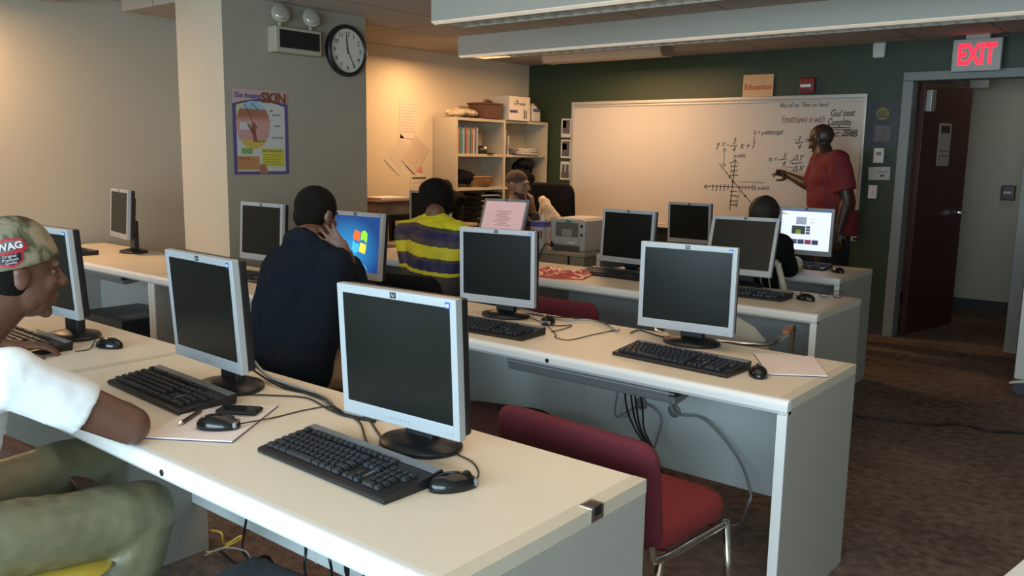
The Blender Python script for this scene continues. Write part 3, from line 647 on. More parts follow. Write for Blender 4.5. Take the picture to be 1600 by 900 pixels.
strip(-6.45, -5.75, 2.72, 2.53, 'strip light at the top left edge of the picture')
# exit sign
ex = thing('exit_sign', 'white exit sign with glowing red letters hanging above the door', 'sign', (-1.49, 7.28, CE))
MB().box(-0.165, 0.165, -0.03, 0.03, -0.265, -0.03).build('sign_face', mat('sign_white', (0.50, 0.48, 0.45), 0.5, noise=0.02), ex, 0.006)
MB().box(-0.08, 0.08, -0.03, 0.03, -0.03, 0).build('mount', mat('sign_white', (0.5, 0.5, 0.5)), ex)
text_mesh('EXIT', 0.185, frame3((1, 0, 0), (0, 0, 1), (0.0, -0.0315, -0.212)), mat('exit_red', (0.8, 0.02, 0.04), 0.4, emit=((1.0, 0.01, 0.035), 1.3)), 'sign_letters', ex, 0.006, fitw=0.255, fith=0.155)
# emergency light
el = thing('emergency_light', 'beige twin-lamp emergency light with dark front, left of the clock', 'lamp', (-4.77, 3.55, 2.13))
MB().box(0, 0.09, -0.18, 0.18, -0.075, 0.085).build('case', mat('emerg_beige', (0.42, 0.36, 0.27), 0.6, noise=0.05), el, 0.008)
MB().box(0.09, 0.094, -0.15, 0.16, -0.045, 0.065).build('front_grille', black_m, el)
for s_ in (-1, 1):
    MB().tube([(0.05, s_*0.12, 0.08), (0.05, s_*0.12, 0.12)], 0.012).build('lamp_bracket', mat('emerg_beige', (0.42, 0.36, 0.27)), el)
    h = MB().lathe([(0.02, -0.05), (0.055, -0.02), (0.06, 0.015), (0.055, 0.02)], (0, 0, 0), 24).xf(Matrix.Translation((0.06, s_*0.12, 0.165)) @ Matrix.Rotation(math.radians(75), 4, 'Y') @ Matrix.Rotation(0.2, 4, 'X')).build('lamp_head', mat('emerg_beige', (0.42, 0.36, 0.27)), el, smooth=True)
    MB().lathe([(0.05, 0.02), (0.045, 0.026), (0.02, 0.032)], (0, 0, 0), 24).xf(Matrix.Translation((0.06, s_*0.12, 0.165)) @ Matrix.Rotation(math.radians(75), 4, 'Y') @ Matrix.Rotation(0.2, 4, 'X')).build('lamp_lens', mat('lamp_lens', (0.62, 0.60, 0.55), 0.1, 0.6, noise=0.1), h.parent, smooth=True)
# clock
ck = thing('wall_clock', 'round white wall clock with black rim on the taupe column', 'clock', (-4.77, 4.0, 2.125))
Mc = Matrix.Rotation(PI/2, 4, 'Y')
MB().lathe([(0.145, 0.0), (0.172, 0.0), (0.176, 0.02), (0.168, 0.04), (0.152, 0.045), (0.146, 0.03), (0.145, 0.0)], (0, 0, 0), 48, cap=False).xf(Mc).build('clock_rim', black_m, ck, smooth=True)
MB().lathe([(0.150, 0.02), (0.150, 0.028)], (0, 0, 0), 48).xf(Mc).build('clock_face', mat('clock_white', (0.62, 0.60, 0.52), 0.4, noise=0.02), ck)
for n_ in range(1, 13):
    a = PI/2-n_*PI/6
    text_mesh(str(n_), 0.042, frame3((0, 1, 0), (0, 0, 1), (0.0286, 0.112*math.cos(a), 0.112*math.sin(a)-0.014)), black_m, 'clock_number', ck, 0.0)
def hand_(a, L, wd, nm):
    a = math.radians(90-a); d = Vector((0, math.cos(a), math.sin(a))); s_ = Vector((0, -math.sin(a), math.cos(a)))
    v = [d*-0.02+s_*wd, d*-0.02-s_*wd, d*L-s_*wd*0.5, d*L+s_*wd*0.5]
    v = [Vector((0.031, p.y, p.z)) for p in v]+[Vector((0.0325, p.y, p.z)) for p in v]
    MB().add(v, [(0, 1, 2, 3), (4, 5, 6, 7), (0, 1, 5, 4), (1, 2, 6, 5), (2, 3, 7, 6), (3, 0, 4, 7)]).build(nm, black_m, ck)
hand_(352, 0.088, 0.005, 'hour_hand'); hand_(353, 0.12, 0.0035, 'minute_hand'); hand_(152, 0.128, 0.003, 'second_hand')
# poster about skin
po = thing('wall_poster', 'colourful educational skin poster taped on the taupe column', 'poster', (-4.77, 3.305, 1.55))
MB().box(0.0005, 0.003, -0.205, 0.205, -0.265, 0.265).build('poster_sheet', flat('poster_purple', (0.10, 0.07, 0.20)), po)
def pp_(poly, c, nm, x0=0.0032, x1=0.0038):
    return MB().prism(poly, x0, x1, 'x').build(nm, flat('pc_%.2f_%.2f_%.2f' % c, c), po)
pp_([(-0.205, 0.265), (0.205, 0.265), (0.205, 0.19)] + [(0.205-0.41*k/12, 0.175+0.035*math.sin(k/12*PI*0.95+0.2)) for k in range(13)], (0.50, 0.33, 0.33), 'poster_banner')
pp_([(0.180-0.36*k/12, 0.160+0.035*math.sin(k/12*PI*0.95+0.2)) for k in range(13)] + [(-0.18, -0.245), (0.18, -0.245)], (0.52, 0.52, 0.50), 'poster_page')
pp_([(0.0-0.178*k/8, 0.160+0.03*math.sin(k/8*PI*0.6+0.9)-0.004) for k in range(9)] + [(-0.178, 0.06), (-0.10, 0.10)], (0.50, 0.48, 0.22), 'poster_corner', 0.0039, 0.0043)
circ = [(-0.06+0.125*math.cos(a), 0.045+0.150*math.sin(a)) for a in [2*PI*k/40 for k in range(40)]]
pp_(circ, (0.50, 0.27, 0.24), 'poster_circle', 0.0044, 0.0048)
def seg_(z0, z1, c):
    P_ = []
    for k in range(13):
        z = z0+(z1-z0)*k/12; P_.append((-0.06+0.125*math.sqrt(max(0, 1-((z-0.045)/0.150)**2)), z))
    P_ += [(-0.12-y, z) for y, z in P_[::-1]]
    pp_(P_, c, 'poster_layer', 0.0049, 0.0052)
seg_(0.145, 0.195, (0.28, 0.45, 0.55)); seg_(0.095, 0.145, (0.33, 0.14, 0.08)); seg_(0.075, 0.095, (0.46, 0.20, 0.16)); seg_(-0.105, -0.05, (0.52, 0.38, 0.08))
MB().tube([(0.0054, -0.12, 0.17), (0.0054, -0.07, 0.08), (0.0054, -0.045, -0.04)], 0.003, 4).tube([(0.0054, -0.07, 0.18), (0.0054, -0.02, 0.14)], 0.0025, 4).tube([(0.0054, -0.10, 0.05), (0.0054, -0.06, -0.01)], 0.006, 4).build('poster_hair', flat('hair_brown', (0.12, 0.03, 0.02)), po)
pp_([(-0.075, 0.03), (-0.055, 0.065), (-0.03, 0.03), (-0.045, 0.02), (-0.035, -0.06), (-0.06, -0.06)], (0.28, 0.08, 0.06), 'poster_follicle', 0.0053, 0.0057)
pp_([(-0.16, 0.015), (-0.085, 0.015), (-0.085, 0.06), (-0.16, 0.06)], (0.52, 0.50, 0.50), 'poster_caption', 0.0058, 0.006)
pp_([(-0.15, -0.135), (-0.07, -0.135), (-0.07, -0.10), (-0.15, -0.10)], (0.20, 0.32, 0.10), 'poster_caption', 0.0044, 0.0048)
pp_([(-0.18, -0.235), (-0.02, -0.235), (-0.02, -0.15), (-0.18, -0.15)], (0.48, 0.22, 0.09), 'poster_caption', 0.0039, 0.0043)
pp_([(0.0, -0.215), (0.17, -0.215), (0.17, -0.10), (0.0, -0.10)], (0.52, 0.47, 0.06), 'poster_caption', 0.0039, 0.0043)
pp_([(-0.02, -0.262), (0.05, -0.262), (0.02, -0.2), (-0.02, -0.2)], (0.33, 0.15, 0.10), 'poster_finger', 0.0049, 0.0053)
tx_ = lambda s_, sz, y, z, m_, x=0.0064, b=0.0, al='CENTER', sh=0, fw=None: text_mesh(s_, sz, frame3((0, 1, 0), (0, 0, 1), (x, y, z)), m_, 'poster_text', po, b, sh, al, 0.0002, fitw=fw)
tx_('Our Amazing', 0.046, -0.095, 0.212, flat('title_blue', (0.05, 0.06, 0.26)), b=0.0006, fw=0.19)
tx_('SKIN', 0.088, 0.098, 0.190, flat('title_brown', (0.20, 0.07, 0.04)), b=0.004, fw=0.19)
tx_('Did You Know?', 0.024, 0.075, -0.122, flat('cap_brown', (0.25, 0.06, 0.02)))
tx_('Skin Facts', 0.02, -0.13, -0.17, MATS['cap_brown'])
for s_, y, z in (('Hair', 0.075, 0.135), ('Epidermis', 0.115, 0.11), ('Dermis', 0.12, 0.04), ('Sweat Gland', 0.12, -0.035), ('Fat Cells', -0.005, -0.06)): tx_(s_, 0.016, y, z, black_m)
lines = MB()
for k in range(5): lines.box(0.0044, 0.0046, 0.01, 0.15-(k % 2)*0.02, -0.142-k*0.015, -0.139-k*0.015); lines.box(0.0044, 0.0046, -0.165, -0.05-(k % 2)*0.02, -0.180-k*0.011, -0.178-k*0.011)
lines.build('poster_text', flat('line_brown', (0.25, 0.15, 0.04)), po)

# ------------------------------------------------------------------ whiteboard with writing
YW = 7.4
wb = thing('whiteboard', 'large whiteboard with a graph and equations on the green wall', 'whiteboard', (-3.764, YW, 1.36))
MB().box(-1.45, 1.45, -0.012, 0, -0.575, 0.59).build('board_surface', wb_m, wb)
fr = MB().box(-1.475, 1.475, -0.028, 0, 0.585, 0.615).box(-1.475, 1.475, -0.022, 0, 0.560, 0.580).box(-1.475, -1.445, -0.028, 0, -0.59, 0.585).box(1.445, 1.475, -0.028, 0, -0.59, 0.585).box(-1.475, 1.475, -0.028, 0, -0.595, -0.565)
fr.build('board_frame', alu_m, wb, 0.003)
MB().box(-1.3, 1.3, -0.08, -0.028, -0.60, -0.585).build('pen_tray', alu_m, wb, 0.003)
WO = Vector((-3.764, YW, 1.36))
def wpt(px, py): p = aty(px, py, YW-0.0135)-WO; return Vector((p.x, -0.0135, p.z))
def stroke(pl, r=0.0035, m_=ink_m, nm='marker_stroke'):
    MB().tube([wpt(*p) for p in pl], r, 4).build(nm, m_, wb)
def wtext(s_, px, py, size, m_=ink_m, sh=0.35, b=0.0, rot=0.0, end=None):
    p = wpt(px, py)
    c_, s2 = math.cos(rot), math.sin(rot)
    text_mesh(s_, size, frame3((c_, 0, s2), (-s2, 0, c_), (p.x, -0.0135, p.z)), m_, 'marker_writing', wb, b, sh, 'LEFT', 0.0005, wob=0.035, fitw=(wpt(end, py)-p).length if end else None)
wtext('Not all on Then on hand', 1217, 168, 0.055, end=1294)
wtext('GuI test', 1296, 182, 0.078, b=0.001, end=1334)
wtext('Ymatthews is with', 1219, 192, 0.088, redink_m, end=1286)
wtext('Complete', 1292, 196, 0.082, b=0.001, end=1328); stroke([(1292, 200), (1328, 199)]); stroke([(1292, 203), (1329, 202)], 0.002)
wtext('Tutor: 208B', 1282, 213, 0.080, b=0.001, end=1337)
wtext('b = y-intercept', 1177, 211, 0.065, rot=0.02, end=1223); stroke([(1178, 213), (1178, 226)], 0.0025)
wtext('y = -', 1119, 230, 0.088, end=1139); wtext('3', 1143, 225, 0.075); stroke([(1141, 228), (1152, 227)]); wtext('4', 1143, 237, 0.065); wtext('x + 1', 1156, 232, 0.085, end=1179)
wtext('y-axis', 1146, 246, 0.060, end=1165)
stroke([(1132, 232), (1131, 259)], 0.0022); stroke([(1129, 236), (1132, 231), (1135, 236)], 0.0022); stroke([(1128, 255), (1131, 260), (1134, 256)], 0.0022)
stroke([(1149, 250), (1145, 283), (1142, 310), (1140, 328)], 0.0035); stroke([(1144, 254), (1149, 249), (1153, 255)])
for k, yy in enumerate((260, 267, 274, 299, 306, 314, 320)): stroke([(1142-(0 if k < 3 else 2), yy), (1153-(0 if k < 3 else 2), yy-0.5)])
for s_, x_, y_ in (('4', 1139, 257), ('3', 1140, 263), ('2', 1140, 270), ('-1', 1152, 301), ('-2', 1149, 309), ('-3', 1147, 317), ('-4', 1146, 323)): wtext(s_, x_, y_, 0.04)
stroke([(1101, 292), (1110, 290.5), (1150, 292), (1178, 293)], 0.003); stroke([(1104, 288), (1100, 292), (1104, 296)]); stroke([(1177, 289), (1181, 293), (1177, 297)])
for k in range(5): stroke([(1114+k*6, 288), (1113.5+k*6, 295)], 0.003); stroke([(1155+k*5, 289), (1155+k*5, 296)], 0.003)
for k in range(5): wtext(str(-5+k), 1110+k*6, 298, 0.028)
wtext('x-axis', 1183, 296, 0.058, end=1202)
stroke([(1124, 256), (1145, 282), (1164, 306), (1176, 319)], 0.0035); stroke([(1137, 277), (1141, 277), (1141, 273)])
MB().sphere(wpt(1145, 283), 0.011).build('marker_dot', ink_m, wb); MB().sphere(wpt(1164, 306), 0.010).build('marker_dot', ink_m, wb)
stroke([(1153, 284), (1175, 284.5), (1196, 286)], 0.0018)
wtext('m = -', 1200, 252, 0.065, end=1218); wtext('3', 1222, 247, 0.06); stroke([(1219, 250), (1229, 248)]); wtext('4', 1221, 259, 0.06); wtext('=', 1231, 257, 0.07)
wtext('ΔY', 1238, 250, 0.07); stroke([(1237, 256), (1254, 254)]); wtext('ΔX', 1237, 267, 0.07); stroke([(1222, 260), (1240, 262)], 0.002)
wtext('-3', 1240, 221, 0.068); stroke([(1242, 224), (1255, 222)]); wtext('4', 1245, 233, 0.06); wtext('=', 1256, 224, 0.075)
# sign on the board
sg = MB().box(-0.14, 0.14, -0.006, 0, 0, 0.19).build('education_sign', mat('tan_card', (0.62, 0.38, 0.19), 0.7, noise=0.03))
tag(sg, 'tan card reading Education in red, standing on top of the whiteboard frame', 'sign'); sg.location = (-3.235, 7.385, 1.976); sg.rotation_euler = (0, 0, 0)
text_mesh('Education', 0.070, frame3((1, 0, 0), (0, 0, 1), (0, -0.007, 0.06)), mat('edu_red', (0.45, 0.03, 0.02), 0.6), 'sign_letters', sg, 0.001, fitw=0.245)
# fire alarm strobe
fa = thing('fire_alarm', 'red fire alarm strobe on the green wall above the whiteboard', 'alarm', (-2.79, YW, 2.05))
MB().box(-0.065, 0.065, -0.05, 0, -0.06, 0.07).build('alarm_body', mat('alarm_red', (0.22, 0.02, 0.02), 0.4, noise=0.05), fa, 0.012)
MB().box(-0.045, 0.045, -0.075, -0.05, -0.012, 0.014).build('strobe_lens', mat('strobe', (0.75, 0.72, 0.7), 0.15, noise=0.3, nscale=80), fa, 0.005)
MB().box(-0.05, 0.05, -0.055, -0.05, -0.05, -0.03).build('alarm_grille', mat('alarm_dark', (0.08, 0.015, 0.01), 0.5), fa)
# motion detector
md = thing('motion_detector', 'small white detector at the top of the green wall, left of the exit sign', 'detector', (-2.22, YW, 2.33))
MB().prism([(-0.045, -0.08), (0.045, -0.08), (0.05, 0.04), (-0.05, 0.04)], -0.06, -0.005, 'y').build('detector_body', white_m, md, 0.012)
MB().tube([(0, -0.03, 0.035), (0, -0.03, 0.04)], 0.02, 12).box(-0.02, 0.02, -0.03, 0, -0.01, 0.04).build('detector_mount', white_m, md)
# photos left of whiteboard
def sheet(name, label, cat, loc, w_, h_, m_, roll=0, group=None, axis='y', inner=None, im=None):
    t = thing(name, label, cat, loc, 0, group)
    R2 = Matrix.Rotation(roll, 4, 'Y')
    MB().box(-w_/2, w_/2, -0.003, -0.0005, -h_/2, h_/2).xf(R2).build('sheet', m_, t)
    if inner:
        for (a, b, c, d, mm) in inner: MB().box(a*w_/2, b*w_/2, -0.0036, -0.003, c*h_/2, d*h_/2).xf(R2).build('print', mm, t)
    if axis == 'x': t.rotation_euler = (0, 0, PI/2)
    return t
bwm = mat('bw_photo', (0.10, 0.09, 0.085), 0.5, noise=0.9, nscale=30)
bwl = mat('bw_photo_light', (0.32, 0.31, 0.29), 0.5, noise=0.6, nscale=24)
for (z, lb, inn) in ((1.715, 'topmost of three black-and-white photos beside the whiteboard', [(-0.75, 0.75, -0.6, 0.85, bwm), (-0.7, 0.0, 0.0, 0.8, bwl)]),
              (1.50, 'middle of three black-and-white photos beside the whiteboard', [(-0.75, 0.75, -0.8, 0.85, bwm), (-0.7, 0.2, -0.1, 0.6, bwl)]),
              (1.275, 'lowest of three black-and-white photos beside the whiteboard, showing two dark ovals', [(-0.8, 0.8, -0.8, -0.1, bwm), (-0.7, -0.1, -0.1, 0.7, bwm), (0.1, 0.7, -0.1, 0.7, bwm)])):
    sheet('photo_print', lb, 'photo', (-5.315, YW, z), 0.125, 0.19, mat('photo_paper', (0.55, 0.53, 0.49), 0.5, noise=0.03), random.uniform(0.01, 0.05), 'black-and-white photos', inner=inn)
pm = mat('movie_poster', (0.025, 0.022, 0.03), 0.35, noise=0.9, nscale=16)
sheet('wall_poster', 'small dark poster with a yellow disc of text beside the door frame', 'poster', (-2.155, YW, 1.725), 0.235, 0.36, pm, 0.02, inner=[(-0.55, 0.55, -0.75, -0.05, mat('poster_figure', (0.10, 0.07, 0.07), 0.4, noise=0.9, nscale=22))])
dk = [o for o in C.objects if o.get('label', '').startswith('small dark poster')][0]
MB().lathe([(0.05, 0), (0.05, 0.001)], (0, 0, 0), 24).xf(Matrix.Translation((-0.01, -0.0035, 0.085)) @ Matrix.Rotation(PI/2, 4, 'X')).build('print', mat('poster_yellow', (0.22, 0.16, 0.03), 0.5, noise=0.4, nscale=30), dk)
text_mesh('JAZZ', 0.032, frame3((1, 0, 0), (0, 0, 1), (-0.01, -0.0052, 0.085)), black_m, 'print_text', dk, 0.001); text_mesh('KING', 0.032, frame3((1, 0, 0), (0, 0, 1), (-0.01, -0.0052, 0.055)), black_m, 'print_text', dk, 0.001)
th = thing('thermostat', 'small white thermostat below the dark poster by the door', 'thermostat', (-2.165, YW, 1.475)); MB().box(-0.04, 0.04, -0.025, 0, -0.06, 0.06).build('thermostat_case', white_m, th, 0.006); MB().box(-0.02, 0.02, -0.027, -0.025, 0.0, 0.03).build('dial', mat('dial_grey', (0.2, 0.2, 0.2), 0.5), th)
sheet('wall_note', 'white handwritten note taped under the thermostat', 'note', (-2.155, YW, 1.33), 0.17, 0.105, mat('note_paper', (0.42, 0.42, 0.40), 0.7, noise=0.05), -0.04, inner=[(-0.1, 0.85, 0.2, 0.28, ink_m), (0.1, 0.5, -0.5, -0.2, ink_m)])
sw = thing('light_switch', 'beige light switch lowest beside the door frame', 'switch', (-2.195, YW, 1.18)); MB().box(-0.035, 0.035, -0.008, 0, -0.055, 0.055).build('switch_plate', white_m, sw, 0.003); MB().box(-0.006, 0.006, -0.018, -0.008, -0.012, 0.012).build('toggle', white_m, sw, 0.002)
fp = thing('fire_pull_station', 'dark red pull station on the corridor wall', 'alarm', (-1.53, 9.36, 1.15)); MB().box(-0.06, 0.06, -0.05, 0, -0.07, 0.07).build('station_body', mat('pull_red', (0.07, 0.015, 0.015), 0.4), fp, 0.008); MB().box(-0.035, 0.035, -0.062, -0.05, -0.01, 0.015).build('pull_bar', white_m, fp, 0.003)
e2 = thing('exit_sign', 'small second exit sign seen through the doorway', 'sign', (-1.78, 8.9, CE)); MB().box(-0.075, 0.075, -0.03, 0.03, -0.27, -0.10).build('sign_face', mat('sign_white', (0.5, 0.5, 0.5)), e2, 0.004); MB().tube([(0, 0, -0.10), (0, 0, 0)], 0.012).build('mount', alu_m, e2)
MB().box(-0.05, 0.05, -0.0325, -0.0305, -0.17, -0.11).build('sign_letters', MATS['exit_red'], e2)

# papers on alcove wall (x = -5.82, seen from +x)
def wsheet(name, label, cat, y, z, w_, h_, m_, roll=0, lines=0, off=0.0):
    t = thing(name, label, cat, (-5.82, y, z), PI/2)
    R2 = Matrix.Rotation(roll, 4, 'Y')
    MB().box(-w_/2, w_/2, -0.004-off, -0.001-off, -h_/2, h_/2).xf(R2).build('sheet', m_, t)
    if lines:
        l_ = MB()
        for k in range(lines): l_.box(-w_*0.42, w_*(0.42-0.15*random.random()), -0.0046-off, -0.004-off, h_*0.40-k*h_*0.8/lines-0.003, h_*0.40-k*h_*0.8/lines+0.001)
        l_.xf(R2).build('print_text', mat('faint_print', (0.38, 0.30, 0.23), 0.7), t)
    return t
wp_m = mat('warm_paper', (0.66, 0.55, 0.44), 0.7, noise=0.03)
wsheet('wall_paper_sheet', 'upright curled paper sheet pinned highest on the warm wall', 'paper', 5.62, 1.735, 0.22, 0.34, wp_m, 0.0, 10)
wsheet('wall_paper_sheet', 'tilted paper sheet pinned lower left on the warm wall', 'paper', 5.50, 1.42, 0.24, 0.31, wp_m, math.radians(38), 9)
wsheet('wall_paper_sheet', 'tilted ruled paper sheet overlapping its neighbour on the warm wall', 'paper', 5.70, 1.42, 0.22, 0.30, mat('warm_paper2', (0.60, 0.47, 0.36), 0.7, noise=0.03), math.radians(38), 8, off=0.004)
cal = wsheet('wall_calendar', 'small wall calendar above the back desk', 'calendar', 5.75, 1.09, 0.22, 0.28, wp_m, 0, 5)
MB().box(-0.09, 0.09, -0.0050, -0.0042, 0.105, 0.12).build('calendar_header', ink_m, cal)
wsheet('pink_note', 'small pink-red sticky mark on the warm wall above the calendar', 'note', 5.75, 1.285, 0.09, 0.045, mat('pink_note_m', (0.78, 0.22, 0.17), 0.7, noise=0.1), 0.2)

# ------------------------------------------------------------------ bookshelf and things on it
bs = thing('bookshelf', 'beige double-width metal bookshelf in the back corner', 'bookshelf', (-5.66, 6.645, 0))
X0, X1 = -0.15, 0.14; Y0, Y1 = -0.71, 0.71; TOP = 1.77
for y_, nm in ((Y0, 'side_panel'), (-0.015, 'divider'), (Y1-0.03, 'side_panel')): MB().box(X0, X1, y_, y_+0.03, 0, TOP-0.0).build(nm, beige_m, bs, 0.002)
MB().box(X0-0.004, X0+0.004, Y0, Y1, 0, TOP).build('back_panel', beige_m, bs)
for z in (0.08, 0.42, 0.76, 1.10, 1.42, TOP-0.015):
    for y_ in (Y0+0.031, 0.016): MB().box(X0+0.005, X1-0.002, y_, y_+0.662, z-0.012, z+0.015).build('shelf', beige_m, bs, 0.001)
def onshelf(y, z, x=-5.60): return (x, y, z)
bc = [(0.45, 0.14, 0.05), (0.05, 0.14, 0.15), (0.06, 0.18, 0.22), (0.35, 0.33, 0.28), (0.05, 0.10, 0.14), (0.38, 0.10, 0.06), (0.25, 0.26, 0.24), (0.04, 0.13, 0.13), (0.30, 0.12, 0.05), (0.45, 0.40, 0.33), (0.08, 0.12, 0.20), (0.33, 0.31, 0.30)]
bn = ['orange', 'teal', 'dark cyan', 'grey', 'dark blue', 'red-brown', 'pale grey', 'blue-green', 'rust', 'cream', 'navy', 'light grey']
yy = 5.985
for i, c in enumerate(bc):
    w_ = 0.018+0.008*((i*7) % 3)/2; h_ = 0.235+0.02*((i*5) % 3)/2
    t = thing('book', '%s book in the upper left compartment%s' % (bn[i], ', leftmost' if i == 0 else (', rightmost' if i == 11 else ', between %s and %s' % (bn[i-1], bn[i+1]))), 'book', (-5.62, yy+w_/2, 1.436), 0, 'books on the upper left shelf')
    MB().box(-0.08, 0.08, -w_/2, w_/2, 0, h_).build('cover', flat('book_%d' % i, c), t, 0.001)
    MB().box(-0.078, 0.0805, -w_/2+0.004, w_/2-0.004, h_-0.05, h_-0.035).build('spine_band', flat('band_%d' % (i % 3), ((0.6, 0.55, 0.4), (0.1, 0.1, 0.1), (0.5, 0.2, 0.1))[i % 3]), t)
    yy += w_+0.002
cap_ = thing('folded_cap', 'dark cap with a white mark lying beside the books', 'cap', (-5.60, 6.36, 1.436)); MB().sphere((0, 0, 0.03), (0.07, 0.085, 0.05)).build('crown', black_m, cap_, smooth=True); MB().box(0.02, 0.10, 0.02, 0.11, 0.0, 0.012).build('brim', black_m, cap_, 0.004); MB().sphere((0.055, 0.02, 0.055), (0.012, 0.02, 0.015)).build('white_mark', paper_m, cap_)
yy = 6.675
for i in range(3):
    t = thing('book', ['grey-white book at the left of the upper right compartment', 'dark grey book second in the upper right compartment', 'pale book third in the upper right compartment'][i], 'book', (-5.62, yy+0.01, 1.436), 0, 'books in the upper right compartment')
    MB().box(-0.08, 0.08, -0.009, 0.009, 0, 0.24-0.03*i).build('cover', flat('rb_%d' % i, [(0.42, 0.40, 0.38), (0.10, 0.10, 0.11), (0.5, 0.47, 0.42)][i]), t, 0.001); MB().box(-0.07, 0.081, -0.0065, 0.0065, 0.03, 0.10).build('spine_band', flat('rbb', (0.2, 0.2, 0.24)), t); yy += 0.022
for i in range(7):
    z = 1.436+i*0.0085; t = thing('folder', ['lowest dark folder', 'second folder from the bottom', 'third folder from the bottom', 'middle folder', 'third folder from the top', 'second folder from the top', 'topmost white paper folder'][i]+' in the stack of the upper right compartment', 'folder', (-5.62, 6.98-0.01*(i % 3), z), 0.05*(i % 3-1), 'stacked folders in the upper right compartment')
    MB().box(-0.11, 0.12, -0.21+0.012*i, 0.21-0.010*i, 0, 0.008).build('folder_cover', flat('fold_%d' % i, [(0.03, 0.03, 0.03), (0.04, 0.03, 0.03), (0.3, 0.28, 0.25), (0.05, 0.05, 0.05), (0.35, 0.32, 0.28), (0.12, 0.1, 0.08), (0.5, 0.46, 0.40)][i]), t); MB().box(0.119, 0.121, -0.19+0.012*i, 0.19-0.010*i, 0.002, 0.006).build('paper_edge', paper_m, t)
# lower compartments
bk = thing('wicker_basket', 'tan wicker basket in the middle left shelf compartment', 'basket', (-5.60, 6.36, 1.116)); MB().lathe([(0.09, 0), (0.105, 0.09), (0.11, 0.10), (0.10, 0.10), (0.085, 0.01)], (0, 0, 0), 24, 0.9, 1.35).build('basket_body', tan_m, bk, smooth=True); MB().tube([(0.105*math.cos(a)*0.95, 0.105*math.sin(a)*1.4, 0.098) for a in [k*2*PI/24 for k in range(24)]], 0.006, 6, closed=True).build('rim', tan_m, bk, smooth=True)
for i in range(6):
    t = thing('document_tray', ['lowest', 'second lowest', 'third lowest', 'third highest', 'second highest', 'highest'][i]+' black document tray in the lower left shelf compartment', 'tray', (-5.60, 6.42, 0.777+i*0.05), 0, 'black document trays'); MB().box(-0.11, 0.11, -0.16, 0.16, 0, 0.004).box(-0.11, 0.11, -0.16, -0.155, 0, 0.035).box(-0.11, 0.11, 0.155, 0.16, 0, 0.035).build('tray_shell', black_m, t); MB().box(-0.10, 0.105, -0.14, 0.14, 0.004, 0.012).build('tray_papers', flat('tray_paper', (0.34, 0.30, 0.26)), t)
# on top
wbk = thing('wicker_basket', 'dark brown square wicker basket on top of the bookshelf', 'basket', (-5.62, 6.46, TOP)); MB().prism([(-0.11, -0.13), (0.11, -0.13), (0.11, 0.13), (-0.11, 0.13)], 0, 0.15).build('basket_body', brown_m, wbk, 0.012); MB().box(-0.12, 0.12, -0.14, 0.14, 0.135, 0.155).build('rim', brown_m, wbk, 0.008); MB().tube(spline([(0.0, -0.02, 0.15), (0.0, 0.02, 0.175), (0.0, 0.08, 0.175), (0.0, 0.12, 0.15)], 5), 0.009, 6).build('handle', brown_m, wbk, smooth=True)
bx = thing('cardboard_carton', 'white printed carton with a blue band on top of the bookshelf', 'box', (-5.60, 6.82, TOP), 0.0); MB().box(-0.13, 0.12, -0.16, 0.17, 0, 0.235).build('carton_body', mat('carton_white', (0.62, 0.55, 0.47), 0.6, noise=0.03), bx, 0.003); MB().box(0.121, 0.123, -0.15, -0.03, 0.075, 0.10).build('blue_band', flat('band_blue', (0.05, 0.06, 0.20)), bx)
text_mesh('The', 0.03, frame3((0, 1, 0), (0, 0, 1), (0.1225, -0.04, 0.18)), ink_m, 'carton_text', bx, 0); text_mesh('COPY PAPER', 0.032, frame3((0, 1, 0), (0, 0, 1), (0.1225, 0.0, 0.15)), ink_m, 'carton_text', bx, 0)
MB().box(0.121, 0.123, 0.07, 0.085, 0.02, 0.11).box(0.121, 0.123, 0.10, 0.115, 0.02, 0.10).build('carton_print', flat('dk', (0.05, 0.06, 0.08)), bx)
jg = thing('water_jug', 'small white jug at the right end of the bookshelf top', 'jug', (-5.56, 7.13, TOP)); MB().prism([(-0.07, -0.07), (0.06, -0.07), (0.06, 0.07), (-0.07, 0.07)], 0, 0.13).build('jug_body', mat('jug_white', (0.5, 0.47, 0.42), 0.4, noise=0.03), jg, 0.015); MB().lathe([(0.055, 0.13), (0.045, 0.16), (0.02, 0.17), (0.02, 0.185)], (0, 0, 0), 20).build('jug_neck', MATS['jug_white'], jg, smooth=True); MB().box(0.0605, 0.062, -0.06, 0.06, 0.10, 0.125).build('blue_band', flat('band_blue', (0.05, 0.06, 0.20)), jg)

# ------------------------------------------------------------------ back office desks, printer
od = thing('office_desk', 'beige metal office desk in front of the bookshelf carrying the pink page screen', 'desk', (-4.85, 5.05, 0)); MB().box(-0.34, 0.75, -0.42, 0.36, DT-0.04, DT).build('tabletop', mat('desk_tan', (0.40, 0.32, 0.22), 0.5, noise=0.05), od, 0.004)
for a, b in ((-0.34, -0.31), (0.66, 0.69)): MB().box(a, b, -0.40, 0.34, 0, DT-0.04).build('side_panel', beige_m, od, 0.002)
MB().box(-0.31, 0.66, -0.38, -0.36, 0.2, DT-0.04).build('modesty_panel', beige_m, od)
ps = thing('file_cabinet', 'beige two-drawer cabinet under the printer', 'cabinet', (-3.80, 5.35, 0)); MB().box(-0.26, 0.30, -0.22, 0.30, 0, 0.705).build('cabinet_body', mat('cabinet_tan', (0.36, 0.30, 0.21), 0.5, noise=0.04), ps, 0.004); MB().box(-0.28, 0.32, -0.24, 0.32, 0.705, 0.735).build('cabinet_top', mat('cabinet_top', (0.42, 0.36, 0.26), 0.45, noise=0.04), ps, 0.008); MB().box(0.16, 0.175, -0.226, -0.22, 0, 0.705).build('dark_gap', black_m, ps)
